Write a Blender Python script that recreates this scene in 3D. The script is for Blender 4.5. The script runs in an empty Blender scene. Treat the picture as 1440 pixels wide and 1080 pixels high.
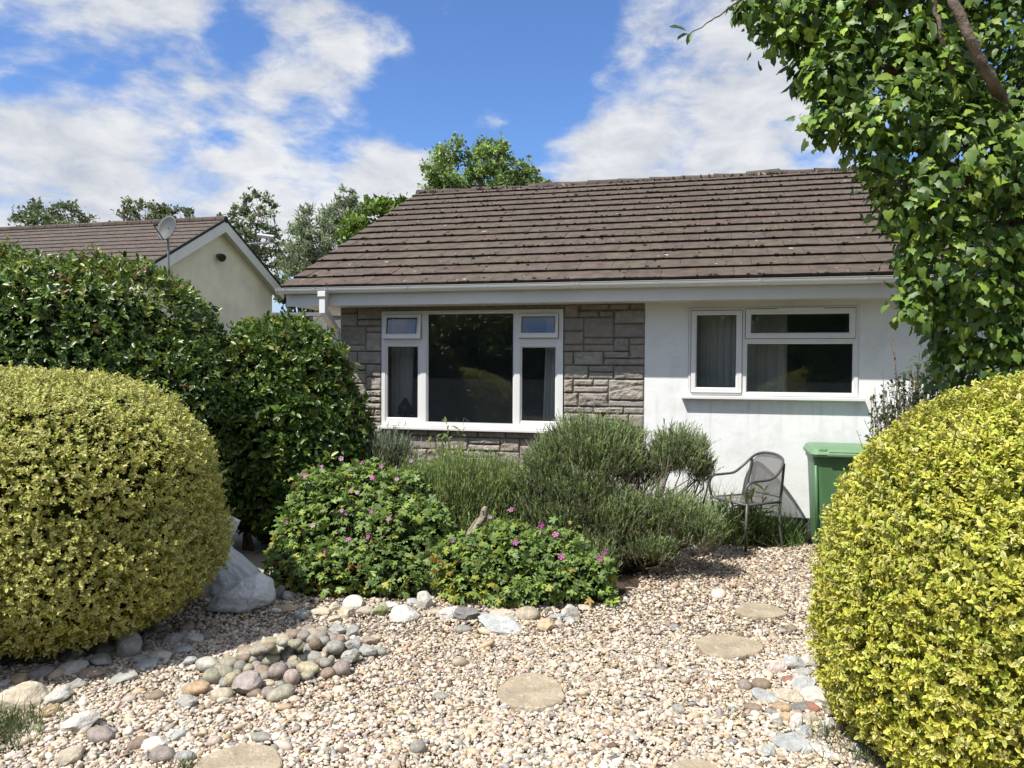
import bpy, bmesh, math, random
import numpy as np
from mathutils import Vector, Matrix, noise as mnoise
rng = np.random.default_rng(7); random.seed(7)
sc = bpy.context.scene; COL = sc.collection
PI = math.pi; R = math.radians

# ------------------------------------------------------------------ camera frame
F = 1082.0; CZ = 1.66
PIT = math.atan(25/1082.0); ROLL = R(0.3); A = R(14.4)
cr, sr, cp, sp = math.cos(ROLL), math.sin(ROLL), math.cos(PIT), math.sin(PIT)
def ray(u, v):
    x0 = (u-720)/F; z0 = -(v-540)/F
    x = x0*cr-z0*sr; z = x0*sr+z0*cr
    return Vector((x, cp+z*sp, -sp+z*cp))
def P(u, v, y):                     # point seen at photo pixel (u, v) at distance y ahead
    r = ray(u, v); t = y/r.y
    return Vector((r.x*t, y, CZ+r.z*t))
def G(u, v, z=0.0):                 # point on the ground (height z)
    r = ray(u, v); t = (z-CZ)/r.z
    return Vector((r.x*t, r.y*t, z))
P0 = Vector((2.36, 7.5, 0)); DV = Vector((math.cos(A), -math.sin(A), 0)); NV = Vector((math.sin(A), math.cos(A), 0))
def W(u, v, off=0.0):               # point on the house front: (along, height)
    r = ray(u, v); t = (P0.dot(NV)+off)/(r.x*NV.x+r.y*NV.y)
    p = Vector((r.x*t, r.y*t, CZ+r.z*t))
    return (p-P0).dot(DV), p.z
def H2W(s, y, z): return P0+DV*s+NV*y+Vector((0, 0, z))

# ------------------------------------------------------------------ object helpers
def tag(o, label=None, cat=None, group=None, kind=None):
    if label: o['label'] = label
    if cat: o['category'] = cat
    if group: o['group'] = group
    if kind: o['kind'] = kind
    return o
def empty(name, loc=(0, 0, 0), rz=0.0, **k):
    o = bpy.data.objects.new(name, None); COL.objects.link(o)
    o.location = loc; o.rotation_euler = (0, 0, rz); o.empty_display_size = .1
    return tag(o, **k)
def link(name, me, mat=None, parent=None, **k):
    o = bpy.data.objects.new(name, me); COL.objects.link(o)
    if mat: me.materials.append(mat)
    if parent: o.parent = parent
    return tag(o, **k)
def smooth(me): me.polygons.foreach_set('use_smooth', [True]*len(me.polygons))

# numpy geometry: dict(V, loops, sizes, C)
def np_mesh(name, g, mat, parent=None, sm=False, origin=None, **k):
    V = np.asarray(g['V'], dtype=np.float32)
    if origin is not None: V = V-np.asarray(origin, dtype=np.float32)
    L = np.asarray(g['loops'], dtype=np.int32); S = np.asarray(g['sizes'], dtype=np.int32)
    me = bpy.data.meshes.new(name)
    me.vertices.add(len(V)); me.vertices.foreach_set('co', V.ravel())
    me.loops.add(len(L)); me.loops.foreach_set('vertex_index', L)
    st = np.zeros(len(S), dtype=np.int32); st[1:] = np.cumsum(S)[:-1]
    me.polygons.add(len(S)); me.polygons.foreach_set('loop_start', st)
    me.polygons.foreach_set('use_smooth', np.full(len(S), sm))
    me.update(calc_edges=True)
    if g.get('C') is not None:
        c = np.ones((len(V), 4), dtype=np.float32); c[:, :3] = g['C']
        at = me.attributes.new('Col', 'FLOAT_COLOR', 'POINT'); at.data.foreach_set('color', c.ravel())
    o = link(name, me, mat, parent, **k)
    if origin is not None and parent is None: o.location = origin
    return o
def cat(gs):
    V = []; L = []; S = []; C = []; n = 0
    for g in gs:
        V.append(g['V']); L.append(np.asarray(g['loops'])+n); S.append(g['sizes']); n += len(g['V'])
        C.append(g['C'] if g.get('C') is not None else np.full((len(g['V']), 3), .5))
    return dict(V=np.concatenate(V), loops=np.concatenate(L), sizes=np.concatenate(S), C=np.concatenate(C))
def inst(tv, tf, pos, X, Y, Z, sc3, col):
    """copies of a small template written into one mesh; col (N,3) or (N,k,3)"""
    tv = np.asarray(tv, float); N = len(pos); k = len(tv)
    sc3 = np.asarray(sc3, float)
    if sc3.ndim == 1: sc3 = np.repeat(sc3[:, None], 3, 1)
    V = (pos[:, None, :] + tv[None, :, 0, None]*(X*sc3[:, 0:1])[:, None, :] + tv[None, :, 1, None]*(Y*sc3[:, 1:2])[:, None, :]
         + tv[None, :, 2, None]*(Z*sc3[:, 2:3])[:, None, :]).reshape(-1, 3)
    fl = np.array([i for f in tf for i in f]); fs = np.array([len(f) for f in tf])
    L = (fl[None, :]+(np.arange(N)*k)[:, None]).ravel(); S = np.tile(fs, N)
    C = np.asarray(col, float)
    if C.ndim == 2: C = np.repeat(C[:, None, :], k, 1)
    return dict(V=V, loops=L, sizes=S, C=C.reshape(-1, 3))
def nrm(a): return a/np.maximum(np.linalg.norm(a, axis=-1, keepdims=True), 1e-9)
def rdir(n): return nrm(rng.normal(size=(n, 3)))
def frame(X, Zhint):
    X = nrm(X); Y = nrm(np.cross(Zhint, X)); Z = np.cross(X, Y); return X, Y, Z
_nk = rng.normal(size=(12, 3)); _np = rng.uniform(0, 6.28, 12)
def snoise(p, f=1.0):
    return np.sin((p*f)@_nk.T+_np).mean(1)*1.9
def pick(cols, w, n, jit=.15):
    cols = np.asarray(cols, float); w = np.asarray(w, float); w = w/w.sum()
    c = cols[rng.choice(len(cols), n, p=w)]
    return np.clip(c*(1+rng.normal(0, jit, (n, 1)))*(1+rng.normal(0, jit*.2, (n, 3))), .004, .95)

# small poly builder (python lists)
class MB:
    def __init__(s): s.v = []; s.f = []
    def box(s, x0, x1, y0, y1, z0, z1):
        b = len(s.v)
        s.v += [(x0, y0, z0), (x1, y0, z0), (x1, y1, z0), (x0, y1, z0), (x0, y0, z1), (x1, y0, z1), (x1, y1, z1), (x0, y1, z1)]
        s.f += [[b+i for i in q] for q in ((0, 3, 2, 1), (4, 5, 6, 7), (0, 1, 5, 4), (1, 2, 6, 5), (2, 3, 7, 6), (3, 0, 4, 7))]
        return s
    def quad(s, *p):
        b = len(s.v); s.v += [tuple(q) for q in p]; s.f.append(list(range(b, b+len(p)))); return s
    def prism(s, pts, y0, y1):      # pts (x, z) outline
        b = len(s.v); n = len(pts)
        s.v += [(x, y0, z) for x, z in pts]+[(x, y1, z) for x, z in pts]
        s.f.append([b+i for i in range(n)]); s.f.append([b+n+i for i in reversed(range(n))])
        for i in range(n):
            j = (i+1) % n; s.f.append([b+j, b+i, b+n+i, b+n+j])
        return s
    def tube(s, pts, rad, sides=8, caps=True):
        pts = [Vector(p) for p in pts]; n = len(pts)
        if not hasattr(rad, '__len__'): rad = [rad]*n
        ref = None; b = len(s.v)
        for i, p in enumerate(pts):
            t = (pts[min(i+1, n-1)]-pts[max(i-1, 0)]).normalized()
            if ref is None: ref = t.orthogonal().normalized()
            ref = (ref-t*ref.dot(t)).normalized(); q = t.cross(ref)
            for k in range(sides):
                a = 2*PI*k/sides; s.v.append(tuple(p+(ref*math.cos(a)+q*math.sin(a))*rad[i]))
        for i in range(n-1):
            for k in range(sides):
                k2 = (k+1) % sides; s.f.append([b+i*sides+k, b+i*sides+k2, b+(i+1)*sides+k2, b+(i+1)*sides+k])
        if caps:
            s.f.append([b+k for k in reversed(range(sides))]); s.f.append([b+(n-1)*sides+k for k in range(sides)])
        return s
    def xf(s, fn): s.v = [tuple(fn(Vector(p))) for p in s.v]; return s
    def build(s, name, mat, parent=None, sm=False, bev=0, loc=None, **k):
        me = bpy.data.meshes.new(name); me.from_pydata(s.v, [], s.f); me.update()
        if bev:
            bm = bmesh.new(); bm.from_mesh(me)
            bmesh.ops.bevel(bm, geom=bm.edges[:], offset=bev, segments=2, affect='EDGES', profile=.5, clamp_overlap=True)
            bm.to_mesh(me); bm.free()
        if sm: smooth(me)
        o = link(name, me, mat, parent, **k)
        if loc is not None: o.location = loc
        return o

# ------------------------------------------------------------------ materials
def newmat(name):
    m = bpy.data.materials.new(name); m.use_nodes = True; nt = m.node_tree
    return m, nt, nt.nodes['Principled BSDF']
def setin(b, **k):
    for n, v in k.items(): b.inputs[n.replace('_', ' ')].default_value = v
def N(nt, t, **k):
    n = nt.nodes.new(t)
    for a, v in k.items(): setattr(n, a, v)
    return n
def plain(name, col, rough=.5, spec=.5, metal=0., bump=0., bscale=40., var=.0, vscale=3., col2=None, coord='Object'):
    m, nt, b = newmat(name)
    setin(b, Base_Color=(*col, 1), Roughness=rough, Metallic=metal); b.inputs['Specular IOR Level'].default_value = spec
    tc = N(nt, 'ShaderNodeTexCoord')
    if var or col2:
        no = N(nt, 'ShaderNodeTexNoise'); no.inputs['Scale'].default_value = vscale; no.inputs['Detail'].default_value = 8; no.inputs['Roughness'].default_value = .62
        rp = N(nt, 'ShaderNodeValToRGB'); c2 = col2 or tuple(c*(1-var) for c in col)
        rp.color_ramp.elements[0].color = (*c2, 1); rp.color_ramp.elements[1].color = (*col, 1)
        rp.color_ramp.elements[0].position = .35; rp.color_ramp.elements[1].position = .62
        nt.links.new(tc.outputs[coord], no.inputs['Vector']); nt.links.new(no.outputs['Fac'], rp.inputs[0]); nt.links.new(rp.outputs[0], b.inputs['Base Color'])
    if bump:
        n2 = N(nt, 'ShaderNodeTexNoise'); n2.inputs['Scale'].default_value = bscale; n2.inputs['Detail'].default_value = 6
        bp = N(nt, 'ShaderNodeBump'); bp.inputs['Strength'].default_value = bump; bp.inputs['Distance'].default_value = .02
        nt.links.new(tc.outputs[coord], n2.inputs['Vector']); nt.links.new(n2.outputs['Fac'], bp.inputs['Height']); nt.links.new(bp.outputs[0], b.inputs['Normal'])
    return m
def colmat(name, rough=.6, spec=.4, transl=0., nscale=0., namp=.3, bump=0., bscale=60.):
    """colour from the per-piece attribute, a little mottling"""
    m, nt, b = newmat(name); setin(b, Roughness=rough); b.inputs['Specular IOR Level'].default_value = spec
    at = N(nt, 'ShaderNodeAttribute', attribute_name='Col'); src = at.outputs['Color']
    tc = N(nt, 'ShaderNodeTexCoord')
    if nscale:
        no = N(nt, 'ShaderNodeTexNoise'); no.inputs['Scale'].default_value = nscale; no.inputs['Detail'].default_value = 7; no.inputs['Roughness'].default_value = .65
        mr = N(nt, 'ShaderNodeMapRange'); mr.inputs[1].default_value = .3; mr.inputs[2].default_value = .7; mr.inputs[3].default_value = 1-namp; mr.inputs[4].default_value = 1+namp
        mx = N(nt, 'ShaderNodeMix', data_type='RGBA', blend_type='MULTIPLY'); mx.inputs[0].default_value = 1
        nt.links.new(tc.outputs['Object'], no.inputs['Vector']); nt.links.new(no.outputs['Fac'], mr.inputs[0])
        nt.links.new(src, mx.inputs[6]); nt.links.new(mr.outputs[0], mx.inputs[7]); src = mx.outputs[2]
    nt.links.new(src, b.inputs['Base Color'])
    if bump:
        n2 = N(nt, 'ShaderNodeTexNoise'); n2.inputs['Scale'].default_value = bscale; n2.inputs['Detail'].default_value = 8; n2.inputs['Roughness'].default_value = .6
        bp = N(nt, 'ShaderNodeBump'); bp.inputs['Strength'].default_value = bump; bp.inputs['Distance'].default_value = .02
        nt.links.new(tc.outputs['Object'], n2.inputs['Vector']); nt.links.new(n2.outputs['Fac'], bp.inputs['Height']); nt.links.new(bp.outputs[0], b.inputs['Normal'])
    if transl:
        tr = N(nt, 'ShaderNodeBsdfTranslucent'); nt.links.new(src, tr.inputs['Color'])
        ms = N(nt, 'ShaderNodeMixShader'); ms.inputs[0].default_value = transl
        nt.links.new(b.outputs[0], ms.inputs[1]); nt.links.new(tr.outputs[0], ms.inputs[2])
        nt.links.new(ms.outputs[0], nt.nodes['Material Output'].inputs['Surface'])
    return m
M = {}
M['leaf'] = colmat('leaf', .5, .35, .32)
M['leaf_gold'] = colmat('golden_leaf', .5, .35, .28)
M['leaf_gloss'] = colmat('glossy_leaf', .36, .45, .25)
M['leaf_ivy'] = colmat('ivy_leaf', .46, .40, .33)
M['matte'] = colmat('core_shade', 1.0, .0)  # for filler cores, tinted dark like the shade inside foliage
M['needle'] = colmat('needle', .6, .3, .28)
M['pebble'] = colmat('pebble', .65, .35, 0, 60, .18)
M['rock'] = colmat('rock', .85, .25, 0, 22, .32, .5, 70)
M['cobble'] = colmat('cobble', .68, .3, 0, 30, .42, .4, 110)
M['stonework'] = colmat('stonework', .9, .2, 0, 14, .25, .6, 90)
M['tile'] = colmat('roof_tile', .85, .25, 0, 9, .38, .35, 120)
M['bark'] = plain('bark', (.17, .13, .10), .9, .2, bump=.9, bscale=30, var=.5, vscale=12)
M['twig'] = plain('twig', (.14, .10, .07), .9, .2, var=.4, vscale=20)
M['upvc'] = plain('white_upvc', (.70, .705, .70), .35, .5, var=.07, vscale=2.5)
M['fascia'] = plain('fascia_paint', (.66, .66, .64), .45, .4, var=.12, vscale=1.6, bump=.05, bscale=30)
M['barge'] = plain('bargeboard_paint', (.84, .80, .73), .5, .3, var=.1, vscale=1.5)
M['soffit'] = plain('soffit_paint', (.62, .60, .55), .6, .3, var=.15)
M['mortar'] = plain('mortar', (.30, .20, .16), .95, .1, bump=.5, bscale=120, var=.3, vscale=8)
M['interior'] = plain('interior_plaster', (.50, .48, .44), .9, .1, var=.1)
M['carpet'] = plain('carpet', (.12, .10, .09), 1, .05, bump=.3, bscale=200, var=.2)
M['curtain'] = plain('curtain_cloth', (.80, .78, .73), .9, .1, var=.1, bump=.1, bscale=150)
M['metal'] = plain('painted_metal', (.085, .08, .08), .45, .5, var=.25, vscale=25)
M['dark'] = plain('dark_plastic', (.02, .02, .022), .45, .5, var=.2)
M['rubber'] = plain('rubber', (.025, .025, .025), .8, .3, var=.2, bump=.1)
M['cream'] = plain('cream_render', (.97, .86, .65), .9, .2, bump=.25, bscale=50, var=.22, vscale=.9)
M['dish'] = plain('dish_grey', (.17, .18, .19), .5, .4, var=.15)
M['alu'] = plain('aluminium', (.55, .55, .56), .4, .5, metal=.7, var=.1)
# ------------------------------------------------------------------ camera, sun, sky
cam = bpy.data.cameras.new('camera'); co = bpy.data.objects.new('camera', cam); COL.objects.link(co)
rt = Vector((cr, sr*sp, sr*cp)); up = Vector((-sr, cr*sp, cr*cp)); fw = Vector((0, cp, -sp))
mw = Matrix((( rt.x, up.x, -fw.x, 0), (rt.y, up.y, -fw.y, 0), (rt.z, up.z, -fw.z, CZ), (0, 0, 0, 1)))
co.matrix_world = mw
cam.sensor_width = 36; cam.lens = F/1440*36; cam.clip_start = .05; cam.clip_end = 1500
sc.camera = co
LD = (DV*.78+NV*1.0+Vector((0, 0, -1.95))).normalized()        # the way sunlight travels
sun = bpy.data.lights.new('sun', 'SUN'); so = bpy.data.objects.new('sun', sun); COL.objects.link(so)
so.rotation_euler = LD.to_track_quat('-Z', 'Y').to_euler(); so.location = (-8, -8, 20)
sun.energy = 5.0; sun.angle = R(.55); sun.color = (1, .955, .88)
wd = bpy.data.worlds.new('World'); sc.world = wd; wd.use_nodes = True; nt = wd.node_tree
bg = nt.nodes['Background']; bg.inputs['Strength'].default_value = .1
sky = N(nt, 'ShaderNodeTexSky', sky_type='NISHITA'); sky.sun_disc = False
sd = -LD; sky.sun_elevation = math.asin(sd.z); sky.sun_rotation = math.atan2(sd.x, sd.y)
sky.altitude = 50; sky.air_density = 1.0; sky.dust_density = .35; sky.ozone_density = 2.2
tc = N(nt, 'ShaderNodeTexCoord'); DIRO = tc.outputs['Generated']
def Mth(op, a, b=None, c=None, clamp=False):
    n = N(nt, 'ShaderNodeMath', operation=op); n.use_clamp = clamp
    for i, x in enumerate((a, b, c)):
        if x is None: continue
        if hasattr(x, 'is_linked'): nt.links.new(x, n.inputs[i])
        else: n.inputs[i].default_value = x
    return n.outputs[0]
def vmath(op, a, b):
    n = N(nt, 'ShaderNodeVectorMath', operation=op)
    for i, x in enumerate((a, b)):
        if hasattr(x, 'is_linked'): nt.links.new(x, n.inputs[i])
        else: n.inputs[i].default_value = x
    return n
sep = N(nt, 'ShaderNodeSeparateXYZ'); nt.links.new(DIRO, sep.inputs[0])
zz = Mth('ADD', Mth('MAXIMUM', sep.outputs[2], 0.0), .16)
cmb = N(nt, 'ShaderNodeCombineXYZ')
nt.links.new(Mth('DIVIDE', sep.outputs[0], zz), cmb.inputs[0]); nt.links.new(Mth('DIVIDE', sep.outputs[1], zz), cmb.inputs[1]); cmb.inputs[2].default_value = 0.3
def noise(vec, scale, detail, rough, dist=0.):
    n = N(nt, 'ShaderNodeTexNoise'); n.inputs['Scale'].default_value = scale; n.inputs['Detail'].default_value = detail
    n.inputs['Roughness'].default_value = rough; n.inputs['Distortion'].default_value = dist
    nt.links.new(vec, n.inputs['Vector']); return n.outputs['Fac']
# noise in direction space, flattened vertically a little as distant cumulus are
dv = vmath('MULTIPLY', DIRO, (1, 1, 2.1)).outputs[0]
n1 = noise(dv, 5.6, 10, .56, .35); n2 = noise(dv, 15., 10, .60, .3); n3 = noise(dv, 2.0, 4, .5)
dens = Mth('ADD', Mth('ADD', Mth('MULTIPLY', n1, 2.5), Mth('MULTIPLY', n2, 1.1)), -.98)
CLOUDS = [  # photo pixel, radius in px, weight
 (60, 190, 150, .30), (180, 250, 170, .30), (320, 215, 130, .26), (20, 300, 140, .3), (60, 370, 160, .3), (220, 380, 150, .3), (400, 350, 130, .3), (540, 290, 80, .22), (0, 140, 90, .22), (800, 260, 90, .2), (170, 40, 90, .26), (300, 70, 110, .24), (400, 115, 90, .26), (480, 120, 50, .16), (250, 330, 170, .26), (400, 265, 80, .2),
 (532, 70, 48, .26), (585, 250, 90, .28), (500, 300, 100, .22), (395, 15, 50, .16), (465, 30, 40, .14), (692, 152, 42, .30), (1010, 70, 90, .30), (1080, 110, 110, .32), (950, 220, 130, .32), (1110, 220, 110, .3), (840, 215, 70, .22), (860, 105, 50, .24), (900, 40, 40, .16), (1180, 60, 100, .2),
 (700, 50, 170, -.34), (600, 170, 95, -.28), (30, 70, 50, -.34), (335, 40, 45, -.3), (320, 175, 40, -.3), (205, 120, 50, -.3), (130, 90, 40, -.2), (800, 60, 110, -.24), (985, 172, 50, -.34), (760, 130, 60, -.15), (440, 200, 60, -.34), (970, 20, 40, -.1), (1120, 178, 50, -.25), (880, 150, 40, -.2)]
for u, v, r, w in CLOUDS:
    c = ray(u, v).normalized(); dt = vmath('DOT_PRODUCT', DIRO, tuple(c)).outputs['Value']
    a = math.atan(r/F)
    mr = N(nt, 'ShaderNodeMapRange', interpolation_type='SMOOTHSTEP')
    mr.inputs[1].default_value = math.cos(a*1.25); mr.inputs[2].default_value = 1; mr.inputs[3].default_value = 0; mr.inputs[4].default_value = w*(.52 if (w > 0 and u < 450) else 1.0)
    nt.links.new(dt, mr.inputs[0]); dens = Mth('ADD', dens, mr.outputs[0])
# unseen cloud added behind the viewer to brighten reflections and whiten the fill
beh = Mth('MULTIPLY', Mth('MULTIPLY', sep.outputs[1], -1.0, clamp=True), .30); dens = Mth('ADD', dens, beh)
over = N(nt, 'ShaderNodeMapRange', interpolation_type='SMOOTHSTEP'); over.inputs[1].default_value = .5; over.inputs[2].default_value = .85; over.inputs[4].default_value = .16; nt.links.new(sep.outputs[2], over.inputs[0]); dens = Mth('ADD', dens, over.outputs[0])  # unseen overhead cloud added to make the sky fill less blue
side = Mth('MULTIPLY', Mth('ABSOLUTE', sep.outputs[0]), .0); sr2 = N(nt, 'ShaderNodeMapRange', interpolation_type='SMOOTHSTEP'); sr2.inputs[1].default_value = .62; sr2.inputs[2].default_value = .85; sr2.inputs[4].default_value = .22; nt.links.new(sep.outputs[0], sr2.inputs[0]); dens = Mth('ADD', dens, sr2.outputs[0])  # out-of-view cloud added on the right, also to neutralise the fill
mr = N(nt, 'ShaderNodeMapRange', interpolation_type='SMOOTHSTEP'); mr.inputs[1].default_value = .60; mr.inputs[2].default_value = 1.34
nt.links.new(dens, mr.inputs[0]); fac = mr.outputs[0]
shade = N(nt, 'ShaderNodeValToRGB'); nt.links.new(Mth('ADD', Mth('MULTIPLY', n2, .55), Mth('MULTIPLY', n3, .45)), shade.inputs[0])
shade.color_ramp.elements[0].position = .36; shade.color_ramp.elements[0].color = (3.6, 3.9, 4.5, 1)
shade.color_ramp.elements[1].position = .62; shade.color_ramp.elements[1].color = (5.9, 6.0, 6.2, 1)
sunny = Mth('POWER', Mth('MAXIMUM', vmath('DOT_PRODUCT', DIRO, tuple(sd)).outputs['Value'], 0.0), 3.0)
gain = Mth('ADD', Mth('MULTIPLY', sunny, .6), 1.0)  # cloud brightness raised towards the sun, for fill and sash reflections
cg = vmath('SCALE', shade.outputs[0], (0, 0, 0)); nt.links.new(gain, cg.inputs['Scale'])
SKYG = vmath('MULTIPLY', sky.outputs[0], (.72, .93, 1.26))
mx = N(nt, 'ShaderNodeMix', data_type='RGBA'); nt.links.new(fac, mx.inputs[0]); nt.links.new(SKYG.outputs[0], mx.inputs[6]); nt.links.new(cg.outputs[0], mx.inputs[7])
nt.links.new(mx.outputs[2], bg.inputs['Color'])
sc.view_settings.view_transform = 'Standard'; sc.view_settings.look = 'None'; sc.view_settings.exposure = 0.54; sc.view_settings.gamma = 1
sc.render.engine = 'CYCLES'; cy = sc.cycles
cy.max_bounces = 6; cy.diffuse_bounces = 4; cy.glossy_bounces = 3; cy.transmission_bounces = 3; cy.transparent_max_bounces = 8
cy.use_denoising = True; cy.sample_clamp_indirect = 6; cy.caustics_reflective = False; cy.caustics_refractive = False

# ------------------------------------------------------------------ ground
def sstep(t): t = np.clip(t, 0, 1); return t*t*(3-2*t)
def terrain(x, y):
    return 2.3*sstep((-np.asarray(x)-3.6)/4.5)*sstep((np.asarray(y)-7.5)/9)-.03
def axis(lo, hi):
    a = list(np.arange(-14, 14.01, .5))+[-500, -250, -120, -60, -35, -22, 22, 35, 60, 120, 250, 500]
    return np.array(sorted(a))
gx = axis(0, 0); gy = axis(0, 0)+9
XX, YY = np.meshgrid(gx, gy); V = np.stack([XX, YY, terrain(XX, YY)], -1).reshape(-1, 3)
nx = len(gx); ii = np.arange(nx*(len(gy)-1)); ii = ii[(ii % nx) < nx-1]
L = np.stack([ii, ii+1, ii+nx+1, ii+nx], 1).ravel()
m, nt2, b = newmat('gravelly_soil'); setin(b, Roughness=.95)
t2 = N(nt2, 'ShaderNodeTexCoord'); vo = N(nt2, 'ShaderNodeTexVoronoi'); vo.inputs['Scale'].default_value = 45
rp = N(nt2, 'ShaderNodeValToRGB'); no = N(nt2, 'ShaderNodeTexNoise'); no.inputs['Scale'].default_value = .35; no.inputs['Detail'].default_value = 6
for i, (p_, c_) in enumerate([(0, (.10, .07, .05)), (.35, (.30, .22, .15)), (.7, (.42, .36, .28)), (1, (.5, .46, .40))]):
    e = rp.color_ramp.elements[i] if i < 2 else rp.color_ramp.elements.new(p_)
    e.position = p_; e.color = (*c_, 1)
sx = N(nt2, 'ShaderNodeSeparateColor'); nt2.links.new(t2.outputs['Object'], vo.inputs['Vector']); nt2.links.new(vo.outputs['Color'], sx.inputs[0])
nt2.links.new(sx.outputs[0], rp.inputs[0])
# grass takes over away from the gravelled front garden
lw = N(nt2, 'ShaderNodeVectorMath', operation='DISTANCE'); lw.inputs[1].default_value = (0, 5, 0); nt2.links.new(t2.outputs['Object'], lw.inputs[0])
m2 = N(nt2, 'ShaderNodeMapRange'); m2.inputs[1].default_value = 8; m2.inputs[2].default_value = 9; nt2.links.new(lw.outputs['Value'], m2.inputs[0])
gr = N(nt2, 'ShaderNodeMix', data_type='RGBA'); gr.inputs[7].default_value = (.085, .095, .045, 1); nt2.links.new(m2.outputs[0], gr.inputs[0]); nt2.links.new(rp.outputs[0], gr.inputs[6])
nt2.links.new(gr.outputs[2], b.inputs['Base Color'])
bp = N(nt2, 'ShaderNodeBump'); bp.inputs['Strength'].default_value = .8; bp.inputs['Distance'].default_value = .02; nt2.links.new(vo.outputs['Distance'], bp.inputs['Height']); nt2.links.new(bp.outputs[0], b.inputs['Normal'])
np_mesh('ground', dict(V=V, loops=L, sizes=np.full(len(L)//4, 4)), m, sm=True, kind='structure', label='ground of brown gravelly soil running under garden and houses')
# ------------------------------------------------------------------ the bungalow (local axes: x along the front, y into the house)
house = empty('bungalow', P0, -A, label='low bungalow with brown tiled roof, grey stone panel and white rendered front', cat='house')
S0, SM, S1 = -4.42, -1.057, 4.6                  # left corner, stone/render joint, right end
ZT = 2.30; BACK = 7.6
w1 = (-3.918, -1.888, .985, 2.258); w2 = (-.628, .938, 1.372, 2.25)
def wallholes(mb, s0, s1, y0, y1, z0, z1, h):
    mb.box(s0, h[0], y0, y1, z0, z1); mb.box(h[1], s1, y0, y1, z0, z1); mb.box(h[0], h[1], y0, y1, z0, h[2]); mb.box(h[0], h[1], y0, y1, h[3], z1)
# white render
def render_mat():
    m, nt, b = newmat('white_render'); setin(b, Roughness=.85); b.inputs['Specular IOR Level'].default_value = .2
    tc = N(nt, 'ShaderNodeTexCoord'); n1 = N(nt, 'ShaderNodeTexNoise'); n1.inputs['Scale'].default_value = 1.7; n1.inputs['Detail'].default_value = 9; n1.inputs['Roughness'].default_value = .7
    rp = N(nt, 'ShaderNodeValToRGB'); rp.color_ramp.elements[0].position = .28; rp.color_ramp.elements[0].color = (.60, .61, .60, 1); rp.color_ramp.elements[1].position = .5; rp.color_ramp.elements[1].color = (.76, .775, .775, 1)
    nt.links.new(tc.outputs['Object'], n1.inputs['Vector']); nt.links.new(n1.outputs['Fac'], rp.inputs[0])
    # weather stains below the sill and dirt splashed along the foot of the wall
    sp_ = N(nt, 'ShaderNodeSeparateXYZ'); nt.links.new(tc.outputs['Object'], sp_.inputs[0])
    mp = N(nt, 'ShaderNodeMapping'); mp.inputs['Scale'].default_value = (9, 1, 1.1); n2 = N(nt, 'ShaderNodeTexNoise'); n2.inputs['Scale'].default_value = 1.5; n2.inputs['Detail'].default_value = 7
    nt.links.new(tc.outputs['Object'], mp.inputs[0]); nt.links.new(mp.outputs[0], n2.inputs['Vector'])
    a = N(nt, 'ShaderNodeMapRange'); a.inputs[1].default_value = .5; a.inputs[2].default_value = .75; nt.links.new(n2.outputs['Fac'], a.inputs[0])
    z1 = N(nt, 'ShaderNodeMapRange'); z1.inputs[1].default_value = .85; z1.inputs[2].default_value = 1.3; nt.links.new(sp_.outputs[2], z1.inputs[0])
    z2 = N(nt, 'ShaderNodeMapRange'); z2.inputs[1].default_value = 1.42; z2.inputs[2].default_value = 1.3; nt.links.new(sp_.outputs[2], z2.inputs[0])
    q = N(nt, 'ShaderNodeMath', operation='MULTIPLY'); nt.links.new(z1.outputs[0], q.inputs[0]); nt.links.new(z2.outputs[0], q.inputs[1])
    z3 = N(nt, 'ShaderNodeMapRange'); z3.inputs[1].default_value = .55; z3.inputs[2].default_value = .2; nt.links.new(sp_.outputs[2], z3.inputs[0])
    q2 = N(nt, 'ShaderNodeMath', operation='MAXIMUM'); nt.links.new(q.outputs[0], q2.inputs[0]); nt.links.new(z3.outputs[0], q2.inputs[1])
    q3 = N(nt, 'ShaderNodeMath', operation='MULTIPLY'); nt.links.new(q2.outputs[0], q3.inputs[0]); nt.links.new(a.outputs[0], q3.inputs[1])
    q4 = N(nt, 'ShaderNodeMath', operation='MULTIPLY'); q4.inputs[1].default_value = .55; nt.links.new(q3.outputs[0], q4.inputs[0])
    mx = N(nt, 'ShaderNodeMix', data_type='RGBA'); mx.inputs[7].default_value = (.43, .43, .41, 1); nt.links.new(q4.outputs[0], mx.inputs[0]); nt.links.new(rp.outputs[0], mx.inputs[6]); nt.links.new(mx.outputs[2], b.inputs['Base Color'])
    n3 = N(nt, 'ShaderNodeTexNoise'); n3.inputs['Scale'].default_value = 60; n3.inputs['Detail'].default_value = 5
    n4 = N(nt, 'ShaderNodeTexNoise'); n4.inputs['Scale'].default_value = 7; n4.inputs['Detail'].default_value = 6
    ad = N(nt, 'ShaderNodeMath', operation='MULTIPLY_ADD'); ad.inputs[1].default_value = 2.2
    nt.links.new(tc.outputs['Object'], n3.inputs['Vector']); nt.links.new(tc.outputs['Object'], n4.inputs['Vector'])
    nt.links.new(n4.outputs['Fac'], ad.inputs[0]); nt.links.new(n3.outputs['Fac'], ad.inputs[2])
    bp = N(nt, 'ShaderNodeBump'); bp.inputs['Strength'].default_value = .17; bp.inputs['Distance'].default_value = .010; nt.links.new(ad.outputs[0], bp.inputs['Height']); nt.links.new(bp.outputs[0], b.inputs['Normal'])
    return m
M['render'] = render_mat()
mb = MB(); wallholes(mb, SM, S1, 0, .27, .215, ZT, w2)
mb.build('rendered_wall', M['render'], house)
mb = MB(); mb.box(SM, S1, -.012, .27, -.1, .213); mb.build('plinth', plain('plinth_paint', (.035, .04, .05), .8, .3, bump=.4, bscale=60, var=.4), house, bev=.008)
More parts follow.
